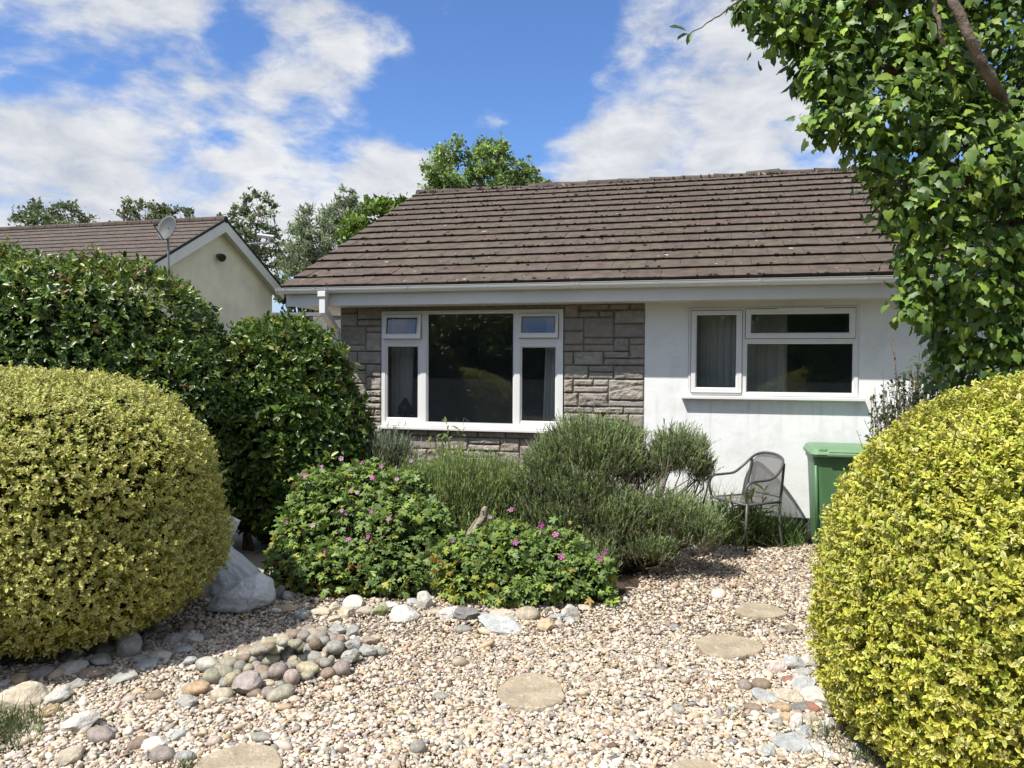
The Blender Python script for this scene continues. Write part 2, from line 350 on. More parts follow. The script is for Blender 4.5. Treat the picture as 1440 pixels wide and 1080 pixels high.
mb = MB(); mb.box(S0, S0+.27, .27, BACK, -.1, ZT); mb.box(S1-.27, S1, .27, BACK, -.1, ZT); mb.box(S0, S1, BACK, BACK+.27, -.1, ZT)
for s in (S0, S1-.27):                           # gable triangles
    b0 = len(mb.v)
    for ds in (0, .27):
        mb.v += [(s+ds, 0, ZT), (s+ds, BACK+.27, ZT), (s+ds, 3.6, ZT+1.86)]
    mb.f += [[b0, b0+1, b0+2], [b0+5, b0+4, b0+3], [b0, b0+3, b0+4, b0+1], [b0+1, b0+4, b0+5, b0+2], [b0+2, b0+5, b0+3, b0]]
mb.build('side_wall', M['render'], house)
mb = MB(); wallholes(mb, S0, SM, .03, .27, -.1, ZT, w1); mb.build('wall_backing', M['mortar'], house)
mb = MB()
mb.box(S0+.27, S1-.27, .27, BACK, ZT-.04, ZT-.002)
mb.box(SM+.1, SM+.22, .27, BACK, .03, ZT-.041); mb.box(S0+.27, SM+.1, 4.4, 4.5, .03, ZT-.041); mb.box(SM+.22, S1-.27, 3.9, 4.0, .03, ZT-.041)
mb.box(S0+.272, S0+.285, .29, 4.4, .03, ZT-.041)
mb.build('inner_wall', M['interior'], house)
mb = MB(); mb.box(S0+.27, S1-.27, .27, BACK, -.1, .028); mb.build('floor', M['carpet'], house)

# split-faced stone panel: random coursed blocks, each a rough slab of its own shape
def stone_panel():
    u, hh = .052, .0705
    nxs = int(round((SM-S0)/u)); nz = int(round((ZT+.02)/hh)); occ = np.zeros((nz, nxs), bool)
    u = (SM-S0)/nxs
    gs = []
    pal = [(.325, .285, .24), (.30, .275, .245), (.33, .30, .26), (.295, .27, .245), (.315, .275, .245), (.325, .305, .27)]
    def free(r, c, h, w): return r+h <= nz and c+w <= nxs and not occ[r:r+h, c:c+w].any()
    for r in range(nz-1, -1, -1):
        pass
    for r in range(nz):
        c = 0
        while c < nxs:
            if occ[r, c]: c += 1; continue
            h = random.choices((1, 2, 3), (.46, .43, .11))[0]; w = random.choice((4, 5, 5, 6, 6, 7, 8)) if h < 3 else random.choice((4, 5, 6))
            while h > 1 and not free(r, c, h, 2): h -= 1
            while w > 1 and not free(r, c, h, w): w -= 1
            if c+w < nxs and nxs-(c+w) < 2 and free(r, c, h, nxs-c): w = nxs-c
            run = 0
            while c+run < nxs and not occ[r, c+run]: run += 1
            if 0 < run-w < 3: w = run if (run <= 9 and free(r, c, h, run)) else max(3, w-2)
            while w > 1 and not free(r, c, h, w): w -= 1
            occ[r:r+h, c:c+w] = True
            x0, x1, z0, z1 = S0+c*u+.003, S0+(c+w)*u-.003, r*hh+.003-.02, (r+h)*hh-.003-.02
            # cut round the window
            def clip(x0, x1, z0, z1):
                a = (w1[0]-.004, w1[1]+.004, w1[2]-.004, w1[3]+.004)
                if x1 <= a[0] or x0 >= a[1] or z1 <= a[2] or z0 >= a[3]: return [(x0, x1, z0, z1)]
                o = []
                if x0 < a[0]: o.append((x0, a[0], z0, z1))
                if x1 > a[1]: o.append((a[1], x1, z0, z1))
                xa, xb = max(x0, a[0]), min(x1, a[1])
                if z0 < a[2]: o.append((xa, xb, z0, a[2]))
                if z1 > a[3]: o.append((xa, xb, a[3], z1))
                return [q for q in o if q[1]-q[0] > .02 and q[3]-q[2] > .015]
            col = np.array(random.choice(pal))*random.uniform(.84, 1.0)
            rough = random.choice((.35, .7, 1.0, 1.0, 1.25))
            for (a0, a1, b0, b1) in clip(x0, x1, z0, z1):
                na = max(3, int((a1-a0)/.014)); nb = max(3, int((b1-b0)/.012))
                xs = np.linspace(a0, a1, na); zs = np.linspace(b0, b1, nb); X, Z = np.meshgrid(xs, zs)
                off = random.uniform(0, 50)
                ed = np.minimum(np.minimum(X-a0, a1-X), np.minimum(Z-b0, b1-Z)); e = np.clip(ed/.014, 0, 1)
                Y = np.empty_like(X)
                for i in range(nb):
                    for j in range(na):
                        x, z = X[i, j], Z[i, j]
                        t = mnoise.noise((x*9+off, z*16, off))*.5+mnoise.ridged_multi_fractal((x*13, z*24+off, off), 1, 2, 4, 1, 2)*.22+mnoise.noise((x*45, z*60, off))*.18
                        Y[i, j] = t
                Y = .006-(.006+.028*rough*np.clip(Y+.25, 0, 1.2))*e
                q = np.stack([X, Y, Z], -1).reshape(-1, 3)
                # returns to the mortar
                def ringidx():
                    t = [j for j in range(na)]; rr = [i*na+na-1 for i in range(1, nb)]; bt = [(nb-1)*na+j for j in range(na-2, -1, -1)]; l = [i*na for i in range(nb-2, 0, -1)]
                    return t+rr+bt+l
                ri = ringidx(); back = q[ri].copy(); back[:, 1] = .032
                VV = np.concatenate([q, back]); Ls = []; Ss = []
                for i in range(nb-1):
                    for j in range(na-1):
                        Ls += [i*na+j, i*na+j+1, (i+1)*na+j+1, (i+1)*na+j]; Ss.append(4)
                nr = len(ri)
                for k in range(nr):
                    k2 = (k+1) % nr; Ls += [ri[k2], ri[k], len(q)+k, len(q)+k2]; Ss.append(4)
                gs.append(dict(V=VV, loops=np.array(Ls), sizes=np.array(Ss), C=np.tile(col, (len(VV), 1))))
            c += w
    return cat(gs)
np_mesh('stone_wall', stone_panel(), M['stonework'], house)

# roof tiles ---------------------------------------------------------------
def tiles(s0, s1, n_course, gauge, tw, pitch, ye, ze, colr=(.092, .071, .056), seed=1, flip=False, yr=0):
    rg = np.random.default_rng(seed); gs = []
    cph, sph = math.cos(pitch), math.sin(pitch)
    tv = []; nxs = 6
    for i in range(n_course):
        x = s0-(tw/2 if i % 2 else 0)
        while x < s1:
            a, b_ = max(x, s0), min(x+tw, s1); x += tw
            if b_-a < .03: continue
            a += .0016; b_ -= .0016
            d0 = i*gauge+rg.normal(0, .0025); d1 = (i+1)*gauge+.06
            if i == n_course-1: d1 = (i+1)*gauge
            lift = rg.normal(0, .0015); sk = rg.normal(0, .003)
            th = .031
            xs = np.linspace(a, b_, nxs); jag = rg.normal(0, .0018, nxs)
            top0 = [(xx, d0+j+sk*(k/(nxs-1)-.5), th+lift+rg.normal(0, .0012)) for k, (xx, j) in enumerate(zip(xs, jag))]
            mid = [(xx, d0+.02, th+lift+.001) for xx in xs]
            top1 = [(xx, d1, lift*.3+.004) for xx in xs]
            bot0 = [(xx, p[1]+.006, .004) for xx, p in zip(xs, top0)]
            Vl = np.array(top0+mid+top1+top0+bot0); k = nxs
            # nose underside and side joints
            Ls = []; Ss = []
            for r0, r1 in ((0, k), (k, 2*k), (4*k, 3*k)):
                for j in range(k-1): Ls += [r0+j, r0+j+1, r1+j+1, r1+j]; Ss.append(4)
            sd = np.array([top0[0], top1[0], (a, d1, -.01), (a, d0, -.0), top0[-1], top1[-1], (b_, d1, -.01), (b_, d0, 0)])
            o = len(Vl); Vl = np.concatenate([Vl, sd]); Ls += [o, o+1, o+2, o+3, o+7, o+6, o+5, o+4]; Ss += [4, 4]
            base = np.array(colr)*rg.uniform(.93, 1.07)*(1+rg.normal(0, .02, 3))
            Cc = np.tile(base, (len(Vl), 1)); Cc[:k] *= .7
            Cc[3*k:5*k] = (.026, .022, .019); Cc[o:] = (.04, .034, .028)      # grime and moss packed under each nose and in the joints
            d = Vl[:, 1]; h = Vl[:, 2]
            y = d*cph-h*sph; z = d*sph+h*cph
            Wv = np.stack([Vl[:, 0], ye+y, ze+z], -1)
            if flip: Wv[:, 1] = 2*yr-Wv[:, 1]; 
            gs.append(dict(V=Wv, loops=np.array(Ls), sizes=np.array(Ss), C=Cc))
    return cat(gs)
PITCH = math.atan2(4.385-2.485, 3.6+.43); NC = 15; SL = math.hypot(4.385-2.485, 3.6+.43); GA = SL/NC
VL, VR = -4.90, S1+.3
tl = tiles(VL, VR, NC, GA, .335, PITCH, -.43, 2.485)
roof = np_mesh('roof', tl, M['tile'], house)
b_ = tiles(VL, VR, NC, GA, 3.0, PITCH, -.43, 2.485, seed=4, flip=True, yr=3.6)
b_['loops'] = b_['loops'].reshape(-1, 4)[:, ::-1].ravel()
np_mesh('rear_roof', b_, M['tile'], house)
mb = MB()                                            # decking so that no daylight shows through
c_, s_ = math.cos(PITCH), math.sin(PITCH)
def rp_(s, d, h): return (s, -.43+d*c_-h*s_, 2.485+d*s_+h*c_)
mb.quad(rp_(VL+.01, .02, -.012), rp_(VR, .02, -.012), rp_(VR, SL, -.012), rp_(VL+.01, SL, -.012))
mb.quad(rp_(VL+.01, .02, -.05), rp_(VL+.01, SL, -.05), rp_(VR, SL, -.05), rp_(VR, .02, -.05))
mb.quad(rp_(VL+.01, .02, -.05), rp_(VL+.01, .02, -.012), rp_(VL+.01, SL, -.012), rp_(VL+.01, SL, -.05))
mb.build('roof_felt', plain('mortar_grey', (.16, .14, .12), .95, .1, bump=.5, bscale=60, var=.3), house)
# ridge: half-round tiles bedded in lumpy mortar
def ridge():
    gs = []; x = VL; k = 0
    while x < VR:
        ln = .45; nseg = 9; nl = 3; V = []; L = []; S = []
        zz = random.gauss(0, .003); tilt = random.gauss(0, .008)
        for i in range(nl):
            for j in range(nseg):
                a = PI*(-.05+1.1*j/(nseg-1)); r = .115+(.012 if i == 0 else 0)
                V.append((x+ln*i/(nl-1)-.004*(i == nl-1), 3.6+r*math.cos(a), 4.352+zz+tilt*i+r*.62*math.sin(a)))
        for i in range(nl-1):
            for j in range(nseg-1): L += [i*nseg+j, (i+1)*nseg+j, (i+1)*nseg+j+1, i*nseg+j+1]; S.append(4)
        c = np.array((.080, .064, .052))*random.uniform(.85, 1.15)
        gs.append(dict(V=np.array(V), loops=np.array(L), sizes=np.array(S), C=np.tile(c, (len(V), 1)))); x += ln; k += 1
    return cat(gs)
np_mesh('ridge', ridge(), M['tile'], house, sm=True)
# template lumps
def ico(sub, flat=1.0):
    bm = bmesh.new(); bmesh.ops.create_icosphere(bm, subdivisions=sub, radius=1)
    v = np.array([tuple(x.co) for x in bm.verts]); f = [[w.index for w in q.verts] for q in bm.faces]; bm.free(); v[:, 2] *= flat
    return v, f
ICO1, ICO1F = ico(1); ICO2, ICO2F = ico(2); ICO3, ICO3F = ico(3)
def moss(n):
    gs = []
    s = rng.uniform(VL+.05, VR-.1, n); ci = np.floor(rng.uniform(0, 1, n)**.8*NC)
    edge = rng.random(n) < .72
    d = np.where(edge, ci*GA+rng.normal(.012, .012, n), rng.uniform(.1, SL-.05, n)); h = np.where(edge, .034, .022)
    y = -.43+d*c_-h*s_; z = 2.485+d*s_+h*c_
    pos = np.stack([s, y, z], -1); r = np.minimum(rng.lognormal(-4.6, .40, n), .022)
    X = nrm(np.stack([np.ones(n), rng.normal(0, .4, n), np.zeros(n)], -1)); Zn = np.tile((0, -s_, c_), (n, 1)); X, Y, Z = frame(X, Zn)
    col = pick([(.016, .015, .012), (.03, .028, .014), (.05, .045, .03)], (.6, .3, .1), n)
    g = inst(ICO1*(1+snoise(ICO1, 3)[:, None]*.2), ICO1F, pos, X, Y, Z, np.stack([r*1.5, r, r*.6], -1), col); gs.append(g)
    # lichen flecks
    n = 520; s = rng.uniform(VL+.05, VR-.1, n); ci = rng.integers(0, NC, n); d = (ci+rng.uniform(.1, .95, n))*GA; h = .031-(d/GA-ci)*.025+.001
    pos = np.stack([s, -.43+d*c_-h*s_, 2.485+d*s_+h*c_], -1); r = rng.lognormal(-4.5, .45, n)
    X, Y, Z = frame(rdir(n)*(1, 1, .0)+1e-6, np.tile((0, -s_, c_), (n, 1)))
    gs.append(inst(ICO1, ICO1F, pos, X, Y, Z, np.stack([r*1.4, r, np.full(n, .0035)], -1), pick([(.36, .35, .31), (.25, .22, .17), (.3, .29, .27)], (1, 1, 1), n)))
    return cat(gs)
np_mesh('moss', moss(1300), colmat('moss', .95, .1), house, kind='stuff')
# bedding mortar squeezed out along the ridge and a loose pale lump (as the picture shows near the tree)
n = 260; s = rng.uniform(VL, VR, n); pos = np.stack([s, 3.6-.12+rng.normal(0, .012, n), 4.352+rng.normal(0, .012, n)], -1); r = rng.lognormal(-3.9, .3, n)
X, Y, Z = frame(rdir(n), rdir(n))
np_mesh('ridge_bedding', kind='stuff', g=inst(ICO1, ICO1F, pos, X, Y, Z, np.stack([r*1.7, r*.6, r*.6], -1), pick([(.09, .075, .06), (.05, .042, .034), (.2, .18, .15)], (1, 1.2, .3), n)), mat=M['rock'], parent=house)

# verge, bargeboard, fascia, soffit, gutter, downpipe
FY = -.33
mb = MB(); mb.box(-4.885, VR-.05, FY-.018, FY, 2.295, 2.445); mb.build('fascia', M['fascia'], house, bev=.003)
mb = MB(); mb.box(-4.86, VR-.05, FY+.001, .03, 2.300, 2.312); mb.build('soffit', M['soffit'], house)
mb = MB()
pts = [(-.30, 2.295), (3.6, 2.295+3.9*math.tan(PITCH)), (3.6, 2.455+3.9*math.tan(PITCH)), (-.30, 2.44)]
b0 = len(mb.v)
for ss in (-4.886, -4.866): mb.v += [(ss, y, z) for y, z in pts]
mb.f += [[0, 3, 2, 1], [4, 5, 6, 7]]+[[i, (i+1) % 4, 4+(i+1) % 4, 4+i] for i in range(4)]
mb.box(-4.884, -4.862, FY+.001, -.301, 2.297, 2.44)
mb.build('bargeboard', M['fascia'], house)
mb = MB(); mb.box(-4.866, S0-.002, FY+.002, BACK+.2, 2.301, 2.311); mb.build('eaves_return', M['soffit'], house)
mb = MB()
mb.quad((-4.866, -.30, 2.33), (S0, -.30, 2.33), (S0, 3.6, 2.33+3.9*math.tan(PITCH)), (-4.866, 3.6, 2.33+3.9*math.tan(PITCH)))
mb.build('verge_soffit', M['soffit'], house)
def gutter():
    n = 12; r = .056; mb = MB(); prof = []
    for i in range(n+1): a = PI+PI*i/n; prof.append((r*math.cos(a), r*math.sin(a)*.95))
    prof = [(-r-.006, .004)]+prof+[(r+.004, .004)]
    inner = [(x*.93, z*.93+.002) for x, z in reversed(prof)]
    pf = prof+inner; yc, z0, z1 = FY-.02-r-.004, 2.478, 2.462
    L0, L1 = -4.945, VR
    for s, zc in ((L0, z0), (L1, z1)):
        mb.v += [(s, yc+y, zc+z) for y, z in pf]
    k = len(pf)
    for i in range(k): j = (i+1) % k; mb.f.append([i, j, k+j, k+i])
    # stop end
    b = len(mb.v); mb.v += [(L0-.004, yc+y*1.06, z0+z*1.06) for y, z in prof]+[(L0+.02, yc+y*1.06, z0+z*1.06) for y, z in prof]; q = len(prof)
    mb.f += [[b+i for i in reversed(range(q))], [b+q+i for i in range(q)]]+[[b+i, b+i+1, b+q+i+1, b+q+i] for i in range(q-1)]
    return mb, prof, yc
mb, prof, GY = gutter(); gut = mb.build('gutter', M['upvc'], house, sm=False)
def gz(s): return 2.478-.016*(s+4.945)/(VR+4.945)
for u in (400, 441, 459, 571, 684, 806, 812, 935, 1069, 1219):
    s, _ = W(u, 405, GY-.05); mb = MB(); z = gz(s); q = len(prof); wd_ = .013
    mb.v += [(s-wd_, GY+y*1.09, z+zz*1.09+.004) for y, zz in prof]+[(s+wd_, GY+y*1.09, z+zz*1.09+.004) for y, zz in prof]
    mb.f += [[i, i+1, q+i+1, q+i] for i in range(q-1)]+[[q-1, 0, q, 2*q-1]]+[[i for i in reversed(range(q))], [q+i for i in range(q)]]
    mb.box(s-wd_, s+wd_, GY+.055, FY-.016, z-.06, z-.01)
    mb.build('gutter_bracket', M['upvc'], gut)
sD = W(455, 425, GY)[0]                                   # outlet, swan neck, downpipe (square section)
mb = MB(); mb.box(sD-.045, sD+.045, GY-.05, GY+.05, 2.385, 2.44); mb.box(sD-.034, sD+.034, GY-.034, GY+.034, 2.21, 2.386)
dp = mb.build('downpipe', M['upvc'], house, bev=.004)
mb = MB()
sP = W(473, 470, -.05)[0]; a = Vector((sD, GY, 2.25)); b_ = Vector((sP, -.05, 2.03)); t = (b_-a).normalized(); q = Vector((1, 0, 0)); q = (q-t*q.dot(t)).normalized(); r = t.cross(q)
for p in (a, b_):
    mb.v += [tuple(p+q*.033+r*.033), tuple(p-q*.033+r*.033), tuple(p-q*.033-r*.033), tuple(p+q*.033-r*.033)]
mb.f += [[0, 1, 5, 4], [1, 2, 6, 5], [2, 3, 7, 6], [3, 0, 4, 7], [3, 2, 1, 0], [4, 5, 6, 7]]
mb.build('swan_neck', M['upvc'], dp)
mb = MB(); mb.box(sP-.033, sP+.033, -.084, -.018, 0.0, 2.075); mb.box(sP-.039, sP+.039, -.09, -.012, 1.97, 2.03); mb.build('drop_pipe', M['upvc'], dp, bev=.004)

# glass --------------------------------------------------------------------
def glass_mat():
    m, nt, b = newmat('window_glass'); out = nt.nodes['Material Output']; nt.nodes.remove(b)
    tr = N(nt, 'ShaderNodeBsdfTransparent'); tr.inputs[0].default_value = (.86, .9, .9, 1)
    gl = N(nt, 'ShaderNodeBsdfGlossy'); gl.inputs['Roughness'].default_value = 0.005; gl.inputs['Color'].default_value = (.95, .97, 1, 1)
    fr = N(nt, 'ShaderNodeFresnel'); fr.inputs[0].default_value = 1.5
    mu = N(nt, 'ShaderNodeMath', operation='MULTIPLY'); mu.inputs[1].default_value = 2.2; mu.use_clamp = True
    tc = N(nt, 'ShaderNodeTexCoord'); no = N(nt, 'ShaderNodeTexNoise'); no.inputs['Scale'].default_value = 2.2; no.inputs['Detail'].default_value = 1
    bp = N(nt, 'ShaderNodeBump'); bp.inputs['Strength'].default_value = .05; bp.inputs['Distance'].default_value = .02
    nt.links.new(tc.outputs['Object'], no.inputs['Vector']); nt.links.new(no.outputs['Fac'], bp.inputs['Height']); nt.links.new(bp.outputs[0], gl.inputs['Normal'])
    ms = N(nt, 'ShaderNodeMixShader'); nt.links.new(fr.outputs[0], mu.inputs[0]); nt.links.new(mu.outputs[0], ms.inputs[0]); nt.links.new(tr.outputs[0], ms.inputs[1]); nt.links.new(gl.outputs[0], ms.inputs[2]); df = N(nt, 'ShaderNodeBsdfDiffuse'); df.inputs[0].default_value = (.36, .43, .52, 1); m3 = N(nt, 'ShaderNodeMixShader'); m3.inputs[0].default_value = .02
    nt.links.new(ms.outputs[0], m3.inputs[1]); nt.links.new(df.outputs[0], m3.inputs[2]); nt.links.new(m3.outputs[0], out.inputs['Surface'])
    return m
M['glass'] = glass_mat(); M['gasket'] = M['rubber']
def SZ(u, v): return W(u, v, -.02)
def rect(u0, u1, v0, v1):                 # photo-pixel rectangle on the window plane -> (s0, s1, z0, z1)
    a = SZ(u0, (v0+v1)/2)[0]; b = SZ(u1, (v0+v1)/2)[0]; um = (u0+u1)/2
    return a, b, SZ(um, v1)[1], SZ(um, v0)[1]
def rectoff(u0, u1, v0, v1, off):
    vm, um = (v0+v1)/2, (u0+u1)/2; return W(u0, vm, off)[0], W(u1, vm, off)[0], W(um, v1, off)[1], W(um, v0, off)[1]
def ring(mb, o, i, y0, y1):
    mb.box(o[0], i[0], y0, y1, o[2], o[3]); mb.box(i[1], o[1], y0, y1, o[2], o[3]); mb.box(i[0], i[1], y0, y1, o[2], i[2]); mb.box(i[0], i[1], y0, y1, i[3], o[3])
def beadring(mb, g, w, y0, y1):           # sloping glazing bead round a pane
    o = (g[0]-w, g[1]+w, g[2]-w, g[3]+w)
    P_ = lambda r, y: [(r[0], y, r[2]), (r[1], y, r[2]), (r[1], y, r[3]), (r[0], y, r[3])]
    a, b = P_(o, y0), P_(g, y1)
    for k in range(4): mb.quad(a[k], a[(k+1) % 4], b[(k+1) % 4], b[k])
def make_window(o, cells, sill, label):
    """cells: dict(kind fixed|sash, o=outer rect, g=glass rect, tilt)"""
    fr = MB()
    xs = sorted(set([c['o'][0] for c in cells]+[c['o'][1] for c in cells]))
    # frame: outer box minus cells, cell by cell
    Y0, Y1 = -.012, .06
    fx0, fx1, fz0, fz1 = o
    cols = {}
    for c in cells: cols.setdefault(round(c['o'][0], 3), []).append(c)
    ks = sorted(cols); x = fx0
    for k in ks:
        cs = sorted(cols[k], key=lambda c: c['o'][2]); a0, a1 = cs[0]['o'][0], cs[0]['o'][1]
        fr.box(x, a0, Y0, Y1, fz0, fz1); z = fz0
        for c in cs: fr.box(a0, a1, Y0, Y1, z, c['o'][2]); z = c['o'][3]
        fr.box(a0, a1, Y0, Y1, z, fz1); x = a1
    fr.box(x, fx1, Y0, Y1, fz0, fz1)
    win = fr.build('window', M['upvc'], house, label=label)
    for c in cells:
        g = c['g']; y0 = -.026 if c['kind'] == 'sash' else -.004
        def xfm(p, c=c):
            if not c.get('tilt'): return p
            a = -c['tilt']; hz, hy = c['o'][3], -.012; y, z = p.y-hy, p.z-hz
            return Vector((p.x, hy+y*math.cos(a)-z*math.sin(a), hz+y*math.sin(a)+z*math.cos(a)))
        if c['kind'] == 'sash':
            s_ = MB(); o_ = c['o']; ring(s_, (o_[0]-.013, o_[1]+.013, o_[2]-.013, o_[3]+.010), (o_[0]-.004, o_[1]+.004, o_[2]-.004, o_[3]+.002), -.0135, -.0105); s_.build('lap_gap_line', M['gasket'], win)  # dark ring drawn on the frame for the shaded lap gap
        mb = MB()
        if c['kind'] == 'sash':
            lap = .008; oo = (c['o'][0]-lap, c['o'][1]+lap, c['o'][2]-lap, c['o'][3]+lap*.5); b_ = .016
            ring(mb, oo, (g[0]-b_, g[1]+b_, g[2]-b_, g[3]+b_), y0, .03); beadring(mb, g, b_, y0-.0005, y0+.016)
            for v in mb.v: pass
            mb.xf(xfm); host = mb.build('sash', M['upvc'], win)
        else:
            b_ = .016; ring(mb, c['o'], (g[0]-b_, g[1]+b_, g[2]-b_, g[3]+b_), y0, .04); beadring(mb, g, b_, y0-.0005, y0+.016); host = mb.build('bead', M['upvc'], win)
        mb = MB(); yy = y0+.02
        mb.quad((g[0]-.004, yy, g[2]-.004), (g[1]+.004, yy, g[2]-.004), (g[1]+.004, yy, g[3]+.004), (g[0]-.004, yy, g[3]+.004)); mb.xf(xfm)
        mb.build('pane', M['glass'], win)
        mb = MB(); t_ = .003; ring(mb, (g[0]-.002, g[1]+.002, g[2]-.002, g[3]+.002), (g[0]+t_, g[1]-t_, g[2]+t_, g[3]-t_), y0+.012, y0+.019); mb.xf(xfm); mb.build('gasket', M['gasket'], win)
    mb = MB(); mb.box(*sill, -.075, .06, o[2]-.036, o[2]-.001); mb.v = [(x, y, z-(.006 if (y < -.05 and z > o[2]-.02) else 0)) for x, y, z in mb.v]
    mb.build('sill', M['upvc'], win, bev=.004)
    mb = MB(); mb.box(o[0]-.05, o[1]+.05, .061, .31, o[2]-.03, o[2]); mb.build('window_board', M['upvc'], win, bev=.004)
    return win
o1 = (w1[0]+.003, w1[1]-.003, w1[2]+.02, w1[3]-.003)
c1 = [dict(kind='sash', o=rect(541, 591.5, 443, 475.5), g=rect(544.5, 586, 447.5, 469), tilt=R(9)),
      dict(kind='fixed', o=rect(541, 591.5, 482, 597), g=rect(544.5, 586.5, 488, 587)),
      dict(kind='fixed', o=rect(598.5, 723, 438.5, 597.5), g=rect(601.5, 720, 441.5, 594.5)),
      dict(kind='sash', o=rect(731, 784, 441.5, 474), g=rect(734, 780, 445.5, 467.5), tilt=R(7)),
      dict(kind='fixed', o=rect(731, 784, 482, 600), g=rect(734, 780, 489, 592))]
# columns share exact edges
for a, b_ in ((0, 1), (3, 4)):
    c1[b_]['o'] = (c1[a]['o'][0], c1[a]['o'][1], *c1[b_]['o'][2:]); c1[b_]['g'] = (c1[a]['g'][0], c1[a]['g'][1], *c1[b_]['g'][2:])
zb = o1[2]+.05
for i in (1, 2, 4): c1[i]['o'] = (*c1[i]['o'][:2], zb, c1[i]['o'][3])
win1 = make_window(o1, c1, (o1[0]-.02, o1[1]+.05), 'wide white window with two small top sashes propped open')
o2 = (w2[0]+.003, w2[1]-.003, w2[2]+.012, w2[3]-.003)
c2 = [dict(kind='sash', o=rect(973, 1042, 437.5, 552.5), g=rect(980, 1034.5, 443.5, 544.5)),
      dict(kind='sash', o=rect(1050, 1202, 434.5, 474.5), g=rect(1057, 1194, 442, 467.5)),
      dict(kind='fixed', o=rect(1050, 1202, 479.5, 556), g=rect(1050.5, 1198.5, 484, 551.5))]
c2[2]['o'] = (c2[1]['o'][0]-.0, c2[1]['o'][1]+.0, *c2[2]['o'][2:]); c2[2]['g'] = (c2[2]['o'][0]+.014, c2[2]['o'][1]-.014, *c2[2]['g'][2:])
for i in (0, 2): c2[i]['o'] = (*c2[i]['o'][:2], o2[2]+.035, c2[i]['o'][3])
win2 = make_window(o2, c2, (W(958, 560, -.07)[0], W(1217, 564, -.07)[0]), 'white window of one tall pane beside two wide panes')
a = rect(1093, 1158, 434, 438); mb = MB(); mb.box(a[0], a[1], -.036, -.011, o2[3]-.03, o2[3]-.012); mb.build('trickle_vent', M['upvc'], win2, bev=.003)

# curtains -------------------------------------------------------------------
def curtain(s0, s1, z0, z1, y, folds, label, s0b=None, s1b=None, amp=.025, group='curtains hanging behind the windows'):
    nx_, nz_ = folds*10, 14; V = []; L = []; S = []
    s0b = s0 if s0b is None else s0b; s1b = s1 if s1b is None else s1b
    for i in range(nz_+1):
        f = i/nz_; e0 = s0+(s0b-s0)*f**.7; e1 = s1+(s1b-s1)*f**.7; z = z1+(z0-z1)*f
        for j in range(nx_+1):
            t = j/nx_; V.append((e0+(e1-e0)*t, y+amp*math.sin(t*folds*2*PI+.5*math.sin(3*f))*(.6+.4*f), z))
    for i in range(nz_):
        for j in range(nx_): q = i*(nx_+1)+j; L += [q, q+1, q+nx_+2, q+nx_+1]; S.append(4)
    Vw = np.array([tuple(H2W(*p)) for p in V])
    o = np_mesh('curtain', dict(V=Vw, loops=np.array(L), sizes=np.array(S)), M['curtain'], sm=True, origin=tuple(H2W((s0+s1)/2, y, z0)), label=label, cat='curtain', group=group)
    sf = o.modifiers.new('thick', 'SOLIDIFY'); sf.thickness = .004
    return o
r_ = rectoff(544, 578, 440, 598, .36); curtain(r_[0]-.12, r_[1]+.05, .45, 2.24, .36, 7, 'pale pleated curtain drawn back behind the bust in the wide window', s0b=r_[0]-.12, s1b=r_[1]-.0)
r_ = rectoff(770, 786, 440, 598, .36); curtain(r_[0], r_[1]+.12, .45, 2.24, .36, 4, 'pale curtain edge at the stone pier end of the wide window', s0b=r_[0]-.07)
r_ = rectoff(976, 1036, 440, 550, .36); curtain(r_[0]-.05, r_[1]+.02, 1.1, 2.24, .36, 7, 'dim curtain filling the tall pane of the white-wall window')
r_ = rectoff(1050, 1107, 440, 550, .40); curtain(r_[0], r_[1], 1.1, 2.24, .40, 4, 'dim hanging curtain panel behind the two wide panes', amp=.02)
# ------------------------------------------------------------------ foliage builders
# leaf: folded blade with a midrib; x along, y across, z face
LEAF_V = [(0, 0, 0), (.28, -.42, .10), (.28, .42, .10), (.45, 0, 0), (.72, -.36, .07), (.72, .36, .07), (1, 0, -.10)]
LEAF_F = [(0, 3, 1), (0, 2, 3), (1, 3, 6, 4), (3, 2, 5, 6)]
LEAF_MID = np.array([1, 0, 0, 1, 0, 0, .35])
LEAF4_V = [(0, 0, 0), (.5, -.4, .08), (1, 0, -.05), (.5, .4, .08)]; LEAF4_F = [(0, 1, 2), (0, 2, 3)]
IVY_V = [(0, 0, 0), (-.14, -.30, -.02), (.10, -.52, -.05), (.38, -.36, .0), (.60, -.34, -.03), (.72, -.16, 0), (1.02, 0, -.10), (.72, .16, 0), (.60, .34, -.03), (.38, .36, 0), (.10, .52, -.05), (-.14, .30, -.02), (.36, 0, .07)]
IVY_F = [(12, i, (i % 11)+1 if i < 11 else 0) for i in range(1, 12)]; IVY_F = [(12, i+1, i) for i in range(0, 11)]+[(12, 0, 11)]
def palmate():
    V = [(.3, 0, .05)]; pts = [(0, 0, 0)]
    for k, a in enumerate((-125, -68, 0, 68, 125)):
        for da, r in ((-20, .50), (-7, .66 if abs(a) > 100 else .74), (7, .66 if abs(a) > 100 else .74), (20, .50)):
            t = R(a+da); pts.append((.3+r*math.cos(t), r*math.sin(t), -.08-.06*(r > .6)))
        if k < 4:
            t = R((a+(-68, 0, 68, 125, 0)[k])/2); pts.append((.3+.25*math.cos(t), .25*math.sin(t), .02))
    n = len(pts); return V+pts, [(0, 1+(i+1) % n, 1+i)[::-1] for i in range(n)]
PALM_V, PALM_F = palmate()
BLADE_V = [(0, -.5, 0), (0, .5, 0), (.5, -.42, .0), (.5, .42, 0), (1, 0, 0)]; BLADE_F = [(0, 1, 3, 2), (2, 3, 4)]

